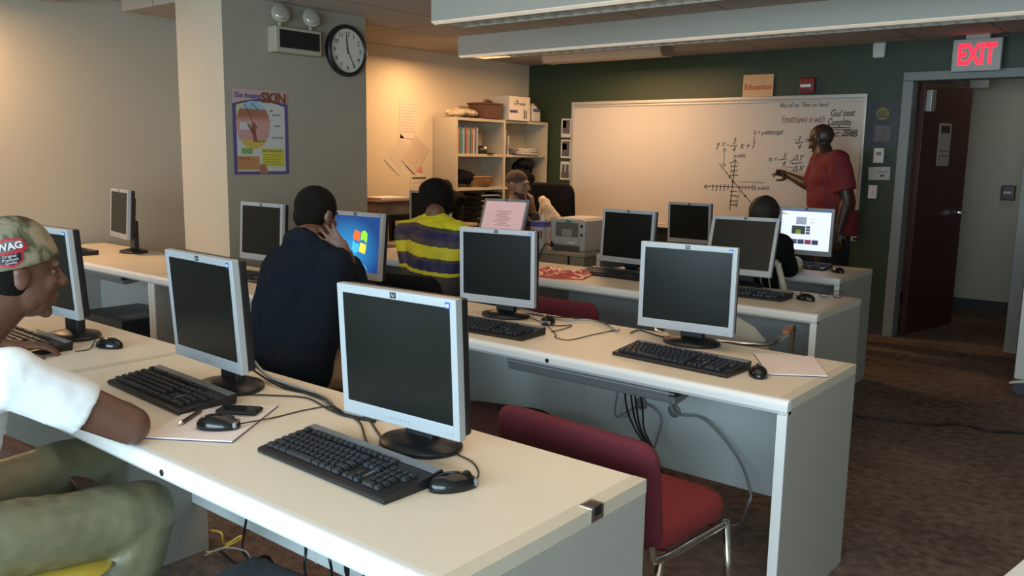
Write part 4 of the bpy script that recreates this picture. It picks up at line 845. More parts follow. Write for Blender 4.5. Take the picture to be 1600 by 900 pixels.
for z in (0.03, 0.34):
    d_ = MB().box(-0.24, 0.14, -0.232, -0.22, z, z+0.29).build('drawer', MATS['cabinet_tan'], ps, 0.003)
    MB().box(-0.09, -0.01, -0.246, -0.232, z+0.22, z+0.24).build('handle', alu_m, d_)
pr = thing('printer', 'beige laser printer seen from behind, on the cabinet near the whiteboard', 'printer', (-3.70, 5.36, 0.735), math.radians(0)); pr.scale = (0.775, 1, 0.89)
MB().prism([(-0.20, 0), (0.20, 0), (0.20, 0.25), (0.17, 0.265), (-0.17, 0.265), (-0.20, 0.25)], -0.16, 0.22, 'y').build('printer_body', print_m, pr, 0.008)
MB().box(-0.135, 0.125, -0.166, -0.159, 0.12, 0.235).build('rear_recess', mat('recess_grey', (0.16, 0.14, 0.12), 0.5, noise=0.1), pr)
MB().box(-0.06, 0.055, -0.169, -0.166, 0.125, 0.18).build('label_plate', mat('plate', (0.40, 0.36, 0.31), 0.5, noise=0.4, nscale=60), pr)
MB().box(-0.16, -0.155+0.30, -0.17, -0.160, 0.005, 0.045).build('paper_slot', mat('slot', (0.10, 0.09, 0.08), 0.5, noise=0.3, nscale=40), pr, 0.002)
MB().box(-0.185, 0.145, -0.172, -0.160, 0.055, 0.115).build('rear_cover', print_m, pr, 0.004)
MB().box(0.02, 0.10, -0.175, -0.171, 0.062, 0.08).build('white_label', paper_m, pr)
MB().box(-0.02, 0.04, -0.165, -0.16, 0.235, 0.255).build('green_tab', mat('teal_tab', (0.05, 0.28, 0.24), 0.5), pr)
MB().box(-0.19, -0.16, -0.172, -0.160, 0.02, 0.07).build('power_socket', dmetal_m, pr); MB().box(0.155, 0.175, -0.168, -0.159, 0.13, 0.15).box(0.155, 0.175, -0.168, -0.159, 0.20, 0.225).build('port', black_m, pr)
MB().box(-0.15, 0.16, -0.12, 0.18, 0.263, 0.270).build('output_paper', paper_m, pr)
cpr = MB().tube(spline([(-3.83, 5.18, 0.76), (-3.85, 5.12, 0.77), (-3.90, 5.06, 0.60), (-3.95, 4.8, 0.30), (-3.9, 4.75, 0.01)], 6), 0.004, 6).build('power_cord', cable_m, None, smooth=True); tag(cpr, 'black power cord hanging from the back of the printer', 'cord')
# brochure box
bb = thing('tissue_box', 'white and purple printed box with red figures, left of the printer', 'box', (-3.945, 5.19, 0.735), 0.05)
MB().box(-0.06, 0.06, -0.05, 0.05, 0, 0.20).build('box_body', mat('brochure_white', (0.58, 0.52, 0.50), 0.5, noise=0.03), bb, 0.002); MB().box(-0.062, 0.062, -0.052, 0.052, 0.165, 0.205).build('purple_top', flat('purple_top', (0.12, 0.10, 0.34)), bb, 0.002)
rf_ = MB()
for k in range(5): rf_.tube([(-0.045+k*0.022, -0.0515, 0.08), (-0.045+k*0.022, -0.0515, 0.14)], 0.007, 6)
rf_.build('red_print', flat('red_print', (0.35, 0.05, 0.05)), bb)
ts = MB().sphere((0, 0, 0.02), (0.02, 0.015, 0.04)).build('tissue', paper_m, bb, smooth=True); ts.location = (0.02, 0, 0.20)
# dark typing table at left
bt = thing('equipment_table', 'black equipment stand with a wooden top by the warm wall', 'table', (-5.36, 4.98, 0))
MB().box(-0.32, 0.14, -0.30, 0.30, 1.02, 1.045).build('top', mat('stand_top', (0.10, 0.04, 0.03), 0.5, noise=0.2), bt, 0.003); MB().box(-0.30, 0.12, -0.28, 0.28, 0.93, 1.02).build('shelf_box', mat('stand_grey', (0.26, 0.20, 0.15), 0.5, noise=0.05), bt, 0.003); MB().box(-0.32, 0.14, -0.30, 0.42, 0.88, 0.93).build('shelf', black_m, bt, 0.003)
for a in (-0.29, 0.11):
    for b in (-0.27, 0.27): MB().box(a-0.02, a+0.02, b-0.02, b+0.02, 0, 0.90).build('leg', black_m, bt)
pk = MB().box(-0.12, 0.12, -0.15, 0.15, 0, 0.02).build('paper_stack', paper_m, None, 0.003); pk.location = (-5.45, 4.98, 1.045); tag(pk, 'loose white papers on the black equipment stand', 'paper')
# pinkish plastic bag
def grid_sheet(fn, nx, ny, th=0.002):
    vs = []; f = []
    for s_ in (0, 1):
        for i in range(ny+1):
            for k in range(nx+1):
                x, y, z = fn(k/nx, i/ny); vs.append((x, y, z-s_*th))
    n1 = (nx+1)*(ny+1)
    for s_ in (0, 1):
        for i in range(ny):
            for k in range(nx):
                a = s_*n1+i*(nx+1)+k; q_ = (a, a+1, a+nx+2, a+nx+1); f.append(q_ if s_ == 0 else q_[::-1])
    for k in range(nx): f.append((k, k+1, n1+k+1, n1+k)); a = ny*(nx+1); f.append((a+k, a+k+1, n1+a+k+1, n1+a+k))
    for i in range(ny): a = i*(nx+1); f.append((a, a+nx+1, n1+a+nx+1, n1+a)); a += nx; f.append((a, a+nx+1, n1+a+nx+1, n1+a))
    return MB().add(vs, f)
def bagf(u, v):
    a = (u-0.5); b = (v-0.5)
    edge = min(u, 1-u, v, 1-v)
    z = 0.004+0.035*min(1, edge*7)*(0.55+0.45*math.sin(9*u+3*v)*math.cos(7*v-4*u)) + 0.006*math.sin(31*u+9*v)*math.sin(23*v)*min(1, edge*9)
    return (0.44*a*(1-0.25*v), 0.26*b+0.05*a+0.015*math.sin(8*u), max(z, 0.003))
o = grid_sheet(bagf, 40, 26).build('plastic_bag', pink_m, None, smooth=True); o.location = (-2.97, 4.08, T); o.rotation_euler = (0, 0, 0.1); tag(o, 'crumpled pink-red plastic bag on the third-row desk', 'bag')

# ------------------------------------------------------------------ pads, phone, pen, glasses
def quad_sheet(name, P, label, cat, th, m_, z=T):
    c = sum((Vector((p[0], p[1], 0)) for p in P), Vector())/4
    t = thing(name, label, cat, (c.x, c.y, z)); poly = [(p[0]-c.x, p[1]-c.y) for p in P]
    MB().prism(poly, 0.0, th*0.4).build('backing', flat('pad_backing', (0.03, 0.03, 0.10)), t); MB().prism([(a*0.985, b*0.985) for a, b in poly], th*0.4, th).build('pages', m_, t)
    return t, c, poly
pt, pc_, _ = quad_sheet('notepad', [(-1.240, 2.926), (-1.054, 3.020), (-0.915, 2.774), (-1.075, 2.666)], 'white writing pad at the right end of the second-row desk', 'notepad', 0.006, pinkpaper_m)
nt_, nc_, _ = quad_sheet('notepad', [(-1.973, 1.006), (-2.129, 1.246), (-1.956, 1.386), (-1.785, 1.130)], 'white writing pad under the mouse beside the cap wearer\'s elbow', 'notepad', 0.005, pinkpaper_m)
wl = MB()
for k in range(4): wl.tube([(-0.10+k*0.012+j*0.010, 0.05+0.006*math.sin(j*2.2+k)+k*-0.018+j*0.008, 0.0055) for j in range(12)], 0.0008, 4)
wl.build('handwriting', flat('faint_ink', (0.35, 0.28, 0.30)), nt_)
ph = thing('mobile_phone', 'black mobile phone lying behind the mouse on the notepad', 'phone', (-1.975, 1.275, T+0.006), math.radians(-58)); MB().box(-0.028, 0.028, -0.058, 0.058, 0, 0.012).build('phone_body', blackg_m, ph, 0.008); MB().box(-0.023, 0.023, -0.045, 0.048, 0.012, 0.0125).build('phone_screen', glass_m, ph)
pn = thing('pen', 'short dark pen on the notepad', 'pen', (-2.018, 1.157, T+0.011), math.radians(-56)); MB().tube([(-0.06, 0, 0), (0.05, 0, 0)], 0.0052, 10).build('barrel', dmetal_m, pn); MB().tube([(0.05, 0, 0), (0.062, 0, 0)], [0.005, 0.0015], 10).build('tip', chrome_m, pn)
gl = thing('eyeglasses', 'folded thin-rimmed glasses on the third-row desk', 'glasses', (-1.47, 4.40, T), math.radians(25))
for s_ in (-1, 1): MB().tube([(s_*0.033+0.024*math.cos(a), 0, 0.022+0.018*math.sin(a)) for a in [k*2*PI/20 for k in range(20)]], 0.0022, 6, closed=True).build('rim', dmetal_m, gl, smooth=True); MB().tube(spline([(s_*0.058, 0, 0.026), (s_*0.06, 0.03, 0.022), (s_*0.03, 0.10, 0.004)], 5), 0.002, 6).build('temple', dmetal_m, gl)
MB().tube([(-0.01, 0, 0.026), (0, -0.002, 0.03), (0.01, 0, 0.026)], 0.002, 6).build('bridge', dmetal_m, gl)
tp = thing('tape_roll', 'cream tape roll on the last desk beside the dark-haired person', 'tape', (atz(1241, 423, T).x, atz(1241, 423, T).y, T))
MB().lathe([(0.022, -0.02), (0.045, -0.02), (0.045, 0.02), (0.022, 0.02), (0.022, -0.02)], (0, 0, 0), 28, cap=False).xf(Matrix.Translation((0, 0, 0.046)) @ Matrix.Rotation(PI/2, 4, 'X')).build('tape', mat('tape_cream', (0.68, 0.58, 0.45), 0.5, noise=0.05), tp, smooth=False)
MB().lathe([(0.018, -0.018), (0.0215, -0.018), (0.0215, 0.018), (0.018, 0.018), (0.018, -0.018)], (0, 0, 0), 24, cap=False).xf(Matrix.Translation((0, 0, 0.046)) @ Matrix.Rotation(PI/2, 4, 'X')).build('core', woodarm_m, tp)
# ------------------------------------------------------------------ cables
def cord(pts, r, m_, label, nm='cable', cat='cable', k=8, group=None):
    o = MB().tube(spline(pts, k), r, 6).build(nm, m_, None, smooth=True); tag(o, label, cat, group); return o
HC = Vector((-1.64, 1.50, T+0.006))
cord([Z(395, 562, T+0.06), Z(420, 588, T+0.02), Z(470, 606, T+0.008), Z(510, 622, T+0.008), Z(533, 643, T+0.006), (-1.63, 1.50, T+0.004)], 0.005, gcable_m, 'thick grey cable running along the back of the nearest desk')
cord([Z(397, 570, T+0.04), Z(430, 596, T+0.008), Z(480, 614, T+0.006), Z(515, 628, T+0.006), Z(528, 645, T+0.005), (-1.65, 1.47, T+0.004)], 0.004, cable_m, 'black cable lying beside the grey one on the nearest desk')
cord([Z(392, 576, T+0.03), Z(440, 605, T+0.005), Z(495, 617, T+0.007), Z(520, 634, T+0.012), Z(540, 648, T+0.004)], 0.0035, cable_m, 'second black cable crossing the grey cable on the nearest desk')
cord([Z(370, 616, T+0.004), Z(430, 618, T+0.004), Z(480, 622, T+0.004), Z(515, 640, T+0.004), Z(540, 650, T+0.004)], 0.0025, cable_m, 'thin black keyboard cable leading from the second keyboard to the cable bundle')
cord([Z(540, 645, T+0.004), Z(562, 660, T+0.004), Z(570, 682, T+0.004), Z(577, 703, T+0.004)], 0.0027, cable_m, 'black cable curving down to the closest keyboard')
cord([Z(548, 645, T+0.004), Z(575, 655, T+0.004), Z(588, 672, T+0.004), Z(600, 690, T+0.004)], 0.0027, cable_m, 'black cable curving towards the closest monitor stand')
cord([Z(805, 480, T+0.03), Z(840, 490, T+0.006), Z(880, 500, T+0.006), Z(920, 500, T+0.01), Z(950, 510, T+0.01), Z(966, 518, T+0.005)], 0.004, gcable_m, 'grey cable between the two second-row monitors')
cord([Z(810, 486, T+0.01), Z(850, 494, T+0.005), Z(900, 497, T+0.005), Z(940, 503, T+0.005), Z(963, 517, T+0.005)], 0.003, cable_m, 'black cable beside the grey one between the second-row monitors')
cord([Z(820, 492, T+0.004), Z(860, 508, T+0.004), Z(893, 508, T+0.004), Z(880, 514, T+0.004), Z(862, 518, T+0.004)], 0.0022, cable_m, 'thin looping black cable behind the second-row mouse')
cord([Z(985, 520, T+0.004), Z(1000, 516, T+0.004), Z(1030, 525, T+0.004), Z(1060, 530, T+0.004)], 0.003, cable_m, 'short black cable left of the second-row monitor by the pad')
# under desk B
cord([aty(1055, 560, 2.9), aty(1050, 640, 2.94), aty(1100, 655, 2.93), aty(1150, 710, 2.85), aty(1172, 765, 2.72), aty(1168, 790, 2.72), atz(1150, 820, 0.01), atz(1085, 818, 0.01)], 0.005, gcable_m, 'grey cable arching from under the second-row desk to the carpet')
for k, (dx, lb) in enumerate(((0, 'leftmost black cable hanging below the under-desk tray'), (9, 'second black cable hanging below the under-desk tray'), (15, 'third black cable hanging below the under-desk tray'), (24, 'rightmost black cable hanging below the under-desk tray'))):
    cord([aty(975+dx, 600, 2.75), aty(980+dx, 640, 2.8), aty(992+dx*0.6, 670, 2.82), aty(1010+dx*0.4, 700, 2.8), aty(1022+dx*0.6, 740, 2.7), atz(1030+dx, 775, 0.02)], 0.004, cable_m, lb, group='black cables below the tray')
cord([aty(966, 605, 2.9), aty(962, 650, 2.93), aty(985, 640, 2.93), aty(1010, 632, 2.93), aty(1034, 655, 2.93), aty(1022, 700, 2.93)], 0.004, gcable_m, 'thin grey cable looping against the second-row panel')
for (px, py, lb) in ((1054, 642, 'grey round cable clip on the second-row panel, right one'), (1003, 630, 'grey round cable clip on the second-row panel behind the black cables')):
    p = aty(px, py, 2.965); o = MB().lathe([(0.026, 0), (0.026, 0.006), (0.02, 0.010)], (0, 0, 0), 24).xf(Matrix.Rotation(PI/2, 4, 'X')).build('cable_clip', mat('clip_grey', (0.20, 0.20, 0.195), 0.5, noise=0.05)); o.location = p; tag(o, lb, 'clip')
cord([(-1.441, 4.879, 0.006), (-1.1, 4.99, 0.006), (-0.954, 5.116, 0.006), (-0.80, 5.10, 0.006), (-0.55, 5.20, 0.006), (0.6, 5.3, 0.006)], 0.006, cable_m, 'black cable lying across the carpet on the right')
# under desk A
cord([atz(322, 828, 0.02), atz(345, 832, 0.12), atz(352, 850, 0.05), atz(375, 838, 0.10), atz(376, 842, 0.08), atz(340, 860, 0.02), atz(322, 862, 0.02)], 0.004, ycable_m, 'looped yellow network cable under the nearest desk')
cord([aty(388, 795, 1.45), aty(382, 830, 1.45), atz(380, 862, 0.02), atz(400, 880, 0.02)], 0.004, cable_m, 'single black cable hanging down under the nearest desk')
cord([atz(345, 862, 0.02), atz(370, 882, 0.02), atz(395, 890, 0.02), atz(404, 872, 0.08), atz(420, 872, 0.06), atz(430, 892, 0.02)], 0.006, cable_m, 'thick black cable coiled on the carpet under the nearest desk')
cord([atz(320, 868, 0.01), atz(350, 856, 0.04), atz(385, 862, 0.06), atz(392, 885, 0.01), atz(385, 898, 0.01)], 0.0035, gcable_m, 'grey cable coiled with the black one under the nearest desk')
for k, px in enumerate((476, 510, 528, 540, 560, 588)):
    cord([aty(px, 830, 1.35), aty(px+2, 860, 1.36), aty(px+8*(k % 3), 890, 1.38), atz(px+10, 925, 0.03)], 0.0045, cable_m, ['first', 'second', 'third', 'fourth', 'fifth', 'sixth'][k]+' black cable from the left hanging behind the front edge of the nearest desk', group='black cables under the nearest desk')
# computers
def tower(c, sx, sy, sz, label, rz=0):
    t = thing('computer_case', label, 'computer', c, rz)
    MB().box(-sx/2, sx/2, -sy/2, sy/2, 0, sz).build('case', mat('case_dark', (0.035, 0.042, 0.048), 0.4, noise=0.1), t, 0.006)
    MB().box(-sx*0.3, sx*0.42, -sy/2-0.004, -sy/2, sz*0.15, sz*0.85).build('front_panel', black_m, t, 0.002)
    MB().box(sx*0.15, sx*0.42, -sy*0.35, sy*0.1, sz, sz+0.0008).build('label_sticker', grysil_m, t)
    MB().lathe([(0.008, 0), (0.008, 0.003)], (0, 0, 0), 12).xf(Matrix.Translation((sx*0.45, -sy/2, sz*0.5)) @ Matrix.Rotation(PI/2, 4, 'X')).build('power_button', silver_m, t)
    return t
tower((-5.42, 2.72, 0.0), 0.55, 0.40, 0.38, 'dark computer case under the far left corner desk')
tower((-2.02, 1.32, 0.0), 0.44, 0.40, 0.16, 'dark computer case lying on the carpet under the nearest desk', 0.1)
tower((-1.50, 1.34, 0.0), 0.40, 0.40, 0.14, 'second dark computer case beneath the closest monitor, mostly hidden by the desk front')
hd = [o for o in C.objects if o.get('label', '').startswith('nearest-row white-topped')][0]
hp_ = atx(316, 856, -2.70) - hd.location
MB().lathe([(0.016, 0), (0.016, 0.002)], (0, 0, 0), 16).xf(Matrix.Translation((0.9136, min(hp_.y, 0.29), max(hp_.z, 0.04))) @ Matrix.Rotation(PI/2, 4, 'Y')).build('cable_hole', black_m, hd)
# cart at right edge
ct = thing('rolling_cart', 'white rolling cart cut off by the right edge, grey caster showing', 'cart', (-0.45, 6.05, 0))
MB().box(-0.40, 0.45, -0.03, 0.0, 0.11, 0.95).build('cart_panel', white_m, ct, 0.004); MB().box(-0.40, 0.45, 0.0, 0.5, 0.11, 0.14).box(-0.40, 0.45, 0.0, 0.5, 0.92, 0.95).build('cart_shelf', white_m, ct, 0.004)
for a in (-0.36, 0.41):
    for b in (-0.02, 0.46):
        w_ = MB().lathe([(0.035, -0.015), (0.05, -0.012), (0.05, 0.012), (0.035, 0.015)], (0, 0, 0), 24).xf(Matrix.Translation((a, b, 0.05)) @ Matrix.Rotation(PI/2, 4, 'X')).build('caster', mat('caster_grey', (0.05, 0.055, 0.07), 0.5, noise=0.05), ct, smooth=False)
        MB().prism([(a-0.06, 0.085), (a+0.03, 0.115), (a+0.03, 0.10), (a-0.06, 0.075)], b-0.025, b+0.025, 'y').build('caster_guard', white_m, ct)
# white table corner bottom right
wc = thing('side_table', 'corner of a white side table at the bottom right edge', 'table', (0.25, 1.55, 0))
Pq = [atz(1562, 903, 0.70), atz(1612, 862, 0.70)]
dq = (Pq[1]-Pq[0]).normalized(); nq = Vector((dq.y, -dq.x, 0)); P4 = [Pq[0]-dq*0.10, Pq[1]+dq*0.5, Pq[1]+dq*0.5+nq*0.4, Pq[0]-dq*0.10+nq*0.4]
MB().prism([(p.x-0.25, p.y-1.55) for p in P4], 0.67, 0.70).build('tabletop', edge_m, wc, 0.004)
for p in P4:
    c_ = sum(P4, Vector())/4; q_ = p+(c_-p)*0.15; MB().tube([(q_.x-0.25, q_.y-1.55, 0.67), (q_.x-0.25, q_.y-1.55, 0)], 0.015, 10).build('leg', silver_m, wc)

# ------------------------------------------------------------------ people
def remesh(mb, name, ms, parent, voxel=0.008, smooth=4, disp=0.0, dsize=0.08, assign=None, origin=(0, 0, 0)):
    me = bpy.data.meshes.new('t'); me.from_pydata(mb.v, [], mb.f); o = bpy.data.objects.new('t', me); C.objects.link(o)
    bm = bmesh.new(); bm.from_mesh(me); bmesh.ops.recalc_face_normals(bm, faces=bm.faces); bm.to_mesh(me); bm.free()
    r = o.modifiers.new('r', 'REMESH'); r.mode = 'VOXEL'; r.voxel_size = voxel; r.use_smooth_shade = True
    if smooth: s_ = o.modifiers.new('s', 'SMOOTH'); s_.factor = 0.5; s_.iterations = smooth
    if disp:
        tx = bpy.data.textures.new('folds', 'CLOUDS'); tx.noise_scale = dsize; tx.noise_depth = 2
        d = o.modifiers.new('d', 'DISPLACE'); d.texture = tx; d.strength = disp; d.mid_level = 0.5
    nm = bpy.data.meshes.new_from_object(o.evaluated_get(bpy.context.evaluated_depsgraph_get()))
    bpy.data.objects.remove(o)
    ms = ms if isinstance(ms, (list, tuple)) else [ms]
    nm.materials.clear()
    for m in ms: nm.materials.append(m)
    if assign:
        for p in nm.polygons: p.material_index = assign(p.center)
    nm.transform(Matrix.Translation(-Vector(origin)))
    for p in nm.polygons: p.use_smooth = True
    r_ = bpy.data.objects.new(name, nm); C.objects.link(r_)
    if parent: r_.parent = parent
    return r_
def head_frame(c, yaw, pitch=0, roll=0, s=1.0):
    return Matrix.Translation(c) @ Matrix.Rotation(yaw, 4, 'Z') @ Matrix.Rotation(pitch, 4, 'X') @ Matrix.Rotation(roll, 4, 'Y') @ Matrix.Scale(s, 4)
def head(mb, F_):
    h = MB()
    h.sphere((0, -0.015, 0.03), (0.075, 0.095, 0.088), nu=20, nv=14)
    h.sphere((0, 0.020, -0.020), (0.060, 0.068, 0.085), nu=20, nv=14)
    h.sphere((0, 0.030, -0.072), (0.044, 0.050, 0.036)); h.sphere((0, 0.066, -0.094), (0.021, 0.017, 0.018))
    h.sphere((0, 0.076, 0.030), (0.048, 0.014, 0.011)); h.cone((0, 0.082, 0.020), (0, 0.106, -0.018), 0.008, 0.012)
    for s_ in (-1, 1):
        h.sphere((s_*0.013, 0.098, -0.022), 0.009); h.sphere((s_*0.034, 0.060, -0.018), (0.022, 0.022, 0.020))
        h.sphere((s_*0.075, -0.008, -0.004), (0.009, 0.019, 0.031)); h.sphere((s_*0.080, -0.014, 0.010), (0.007, 0.014, 0.016))
        h.sphere((s_*0.040, 0.01, -0.062), (0.018, 0.035, 0.028))
    h.sphere((0, 0.083, -0.050), (0.023, 0.014, 0.0075)); h.sphere((0, 0.081, -0.064), (0.020, 0.013, 0.009))
    h.xf(F_); mb.add(h.v, h.f)
def eyes(parent, F_, origin):
    for s_ in (-1, 1):
        MB().sphere((s_*0.028, 0.0690, 0.010), 0.0092).xf(Matrix.Translation(-Vector(origin)) @ F_).build('eye', eye_m, parent, smooth=True)
        MB().sphere((s_*0.028, 0.0745, 0.010), 0.0052).xf(Matrix.Translation(-Vector(origin)) @ F_).build('iris', black_m, parent, smooth=True)
def hand(mb, w_, d, n, side, curl=0.4, s=1.0, spread=0.1, curls=None):
    """w_: wrist, d: direction of fingers, n: palm normal, side: +1/-1 thumb along d x n"""
    w_ = Vector(w_); d = Vector(d).normalized(); n = Vector(n); n = (n-d*n.dot(d)).normalized(); t = d.cross(n)*side
    M = Matrix((t, d, n)).transposed()
    mb.sphere(w_+d*0.045*s, (0.040*s, 0.052*s, 0.016*s), M); mb.cone(w_, w_+d*0.03*s, 0.026*s, 0.024*s)
    for i, (o_, L) in enumerate(((0.029, 0.071), (0.010, 0.079), (-0.010, 0.073), (-0.028, 0.058))):
        p = w_+d*0.082*s+t*o_*s; a = 0.0; dd = (d+t*(o_*spread*8)).normalized(); cu = curls[i] if curls else curl
        r_ = 0.0092*s
        mb.cone(w_+d*0.03*s+t*o_*0.7*s, p, 0.012*s, r_*1.05)
        for fr in (0.45, 0.32, 0.23):
            a += cu; q = p+(dd*math.cos(a)+n*math.sin(a))*L*fr*s; mb.cone(p, q, r_, r_*0.93, n=10); p = q; r_ *= 0.93
    p = w_+d*0.018*s+t*0.024*s; q = p+(d*0.62+t*0.72+n*0.3).normalized()*0.042*s; mb.cone(p, q, 0.0145*s, 0.0115*s)
    q2 = q+(d*0.9+t*0.25+n*0.35).normalized()*0.034*s; mb.cone(q, q2, 0.0110*s, 0.0100*s); q3 = q2+(d*0.95+n*0.3).normalized()*0.026*s; mb.cone(q2, q3, 0.0100*s, 0.0085*s)
def torso(mb, pel, neck, sL, sR, g=1.0, belly=1.0, grow=0.0):
    pel, neck, sL, sR = map(Vector, (pel, neck, sL, sR)); up = (neck-pel).normalized(); sd = (sR-sL); sd = (sd-up*sd.dot(up)).normalized(); fw = up.cross(sd)
    M = Matrix((sd, fw, up)).transposed(); L = (neck-pel).length; w_ = (sR-sL).length/2
    mb.sphere(pel, (0.165*g+grow, 0.125*g+grow, 0.13), M, 20, 12)
    mb.sphere(pel.lerp(neck, 0.33), (0.150*g*belly+grow, 0.120*g*belly+grow, 0.20), M, 20, 12)
    mb.sphere(pel.lerp(neck, 0.66), (0.168*g+grow, 0.118*g+grow, L*0.36), M, 20, 12)
    mb.cone(pel, pel.lerp(neck, 0.5), 0.13*g+grow, 0.135*g+grow)
    c = pel.lerp(neck, 0.86)
    for s_ in (sL, sR):
        mb.cone(s_, c, 0.062*g+grow, 0.085*g+grow); mb.cone(s_, neck, 0.050*g+grow, 0.045*g+grow)
def arm(mb, s, e, w_, g=1.0): mb.cone(s, e, 0.055*g, 0.043*g); mb.cone(e, Vector(e).lerp(Vector(w_), 0.3), 0.043*g, 0.044*g); mb.cone(Vector(e).lerp(Vector(w_), 0.3), w_, 0.044*g, 0.027*g)
def leg_(mb, h, k, a, g=1.0, grow=0.0): mb.cone(h, k, 0.082*g+grow, 0.060*g+grow); mb.cone(k, Vector(k).lerp(Vector(a), 0.3), 0.058*g+grow, 0.060*g+grow); mb.cone(Vector(k).lerp(Vector(a), 0.3), a, 0.060*g+grow, 0.040*g+grow)
def shoe(parent, a, yaw, m_, origin):
    m = MB().sphere((0, 0.06, 0.04), (0.048, 0.135, 0.042), nu=18, nv=10).sphere((0, -0.02, 0.07), (0.042, 0.055, 0.05)); m.v = [(x, y, max(z, 0.004)) for x, y, z in m.v]
    m.box(-0.045, 0.045, -0.06, 0.17, 0.0, 0.018)
    M = Matrix.Translation(Vector((a[0], a[1], 0))-Vector(origin)) @ Matrix.Rotation(yaw, 4, 'Z'); m.xf(M).build('shoe', m_, parent, smooth=True)
# soft lumpy things on the bookshelf
dj = MB()
for k in range(10): dj.sphere((random.uniform(-0.05, 0.05), random.uniform(-0.10, 0.08), random.uniform(0.05, 0.13)), (0.06, 0.07+0.03*random.random(), 0.045))
o = remesh(dj, 'dark_bag', blkfab_m, None, .008, 4, .03, .05); o.location = (-5.64, 6.19, 1.125); tag(o, 'dark crumpled bag in the middle left shelf compartment', 'bag')
hp_ = MB()
for k in range(14): hp_.sphere((random.uniform(-0.04, 0.05), random.uniform(-0.07, 0.07), random.uniform(0.06, 0.22)), (0.06, 0.07, 0.06))
o = remesh(hp_, 'dark_bag', blkfab_m, None, .008, 6, .03, .06); o.location = (-5.60, 7.05, 1.12); tag(o, 'tall round dark bag in the middle right compartment above the bearded person', 'bag')
mb_ = MB()
for k in range(16): mb_.sphere((random.uniform(-0.06, 0.05), random.uniform(-0.14, 0.16), random.uniform(0.03, 0.06)), (0.05+0.02*random.random(), 0.06, 0.028))
o = remesh(mb_, 'plastic_wrapped_bundle', mat('clear_wrap', (0.50, 0.40, 0.28), 0.2, noise=0.5, nscale=40, bump=0.8, bscale=60), None, .008, 2, .03, .03); o.location = (-5.64, 6.13, TOP+0.005); tag(o, 'crinkled pale plastic-wrapped bundle on top of the bookshelf at left', 'bundle')
V = Vector
shoe_m = mat('dark_shoe', (0.02, 0.018, 0.016), 0.5, noise=0.1)

# --- person 1: camouflage cap, white t-shirt
O = (-2.2, 0.62, 0); t = thing('person', 'person in a camouflage cap, white T-shirt and olive trousers at the nearest desk', 'person', O)
hc = atx(28, 428, -2.24); pel = V((-2.20, 0.52, 0.56)); neck = V((-2.22, 0.72, 0.99)); sR = V((-2.03, 0.735, 0.935)); sL = V((-2.43, 0.74, 0.93))
eR = V((-1.955, 0.965, 0.785)); wR = V((-2.20, 1.00, 0.775)); eL = V((-2.52, 0.80, 0.66)); wL = V((-2.36, 0.93, 0.60))
HF = head_frame(hc, math.radians(-9), math.radians(-6), 0, 0.98)
b = MB(); head(b, HF); b.cone(hc+V((0, -0.03, -0.06)), neck, 0.056, 0.060); b.cone(neck, neck-V((0, 0.02, 0.05)), 0.06, 0.09)
torso(b, pel, neck-V((0, 0, 0.03)), sL, sR, 0.90); arm(b, sR, eR, wR, 1.08); arm(b, sL, eL, wL); hand(b, wR, (-1, -0.05, 0), (0, 0, -1), -1, 0.3); hand(b, wL, (0.7, 0.5, -0.3), (0, 0, -1), 1, 0.4)
kR = V((-2.04, 1.03, 0.52)); kL = V((-2.38, 1.08, 0.56)); hR = V((-2.10, 0.60, 0.54)); hL = V((-2.31, 0.60, 0.54)); aR = V((-2.06, 0.86, 0.09)); aL = V((-2.40, 1.05, 0.09))
leg_(b, hR, kR, aR); leg_(b, hL, kL, aL)
remesh(b, 'body', skin_m, t, 0.0055, 3, origin=O)
b = MB(); torso(b, pel-V((0, 0.0, 0.02)), neck-V((0, 0.005, 0.055)), sL, sR, 0.96, 1.0, 0.012)
slv = sR.lerp(eR, 0.62); b.cone(sR, slv, 0.068, 0.066, False); b.sphere(sR, 0.068); slv = sL.lerp(eL, 0.6); b.cone(sL, slv, 0.078, 0.080, False); b.sphere(sL, 0.078)
remesh(b, 'tshirt', tee_m, t, 0.007, 3, 0.022, 0.14, origin=O)
b = MB(); leg_(b, hR, kR, aR+V((0, 0, 0.03)), 1.0, 0.022); leg_(b, hL, kL, aL+V((0, 0, 0.03)), 1.0, 0.022); b.sphere(pel-V((0, -0.01, 0.03)), (0.185, 0.15, 0.11)); 
remesh(b, 'trousers', olive_m, t, 0.009, 4, 0.026, 0.13, origin=O)
HL = Matrix.Translation(-V(O)) @ HF
shoe(t, aR, 0, shoe_m, O); shoe(t, aL, 0.1, shoe_m, O); eyes(t, HF, O)
b = MB().sphere((0, -0.028, 0.010), (0.0785, 0.074, 0.088), nu=20, nv=14).xf(HF); remesh(b, 'hair', hair_m, t, 0.006, 1, 0.004, 0.01, origin=O)
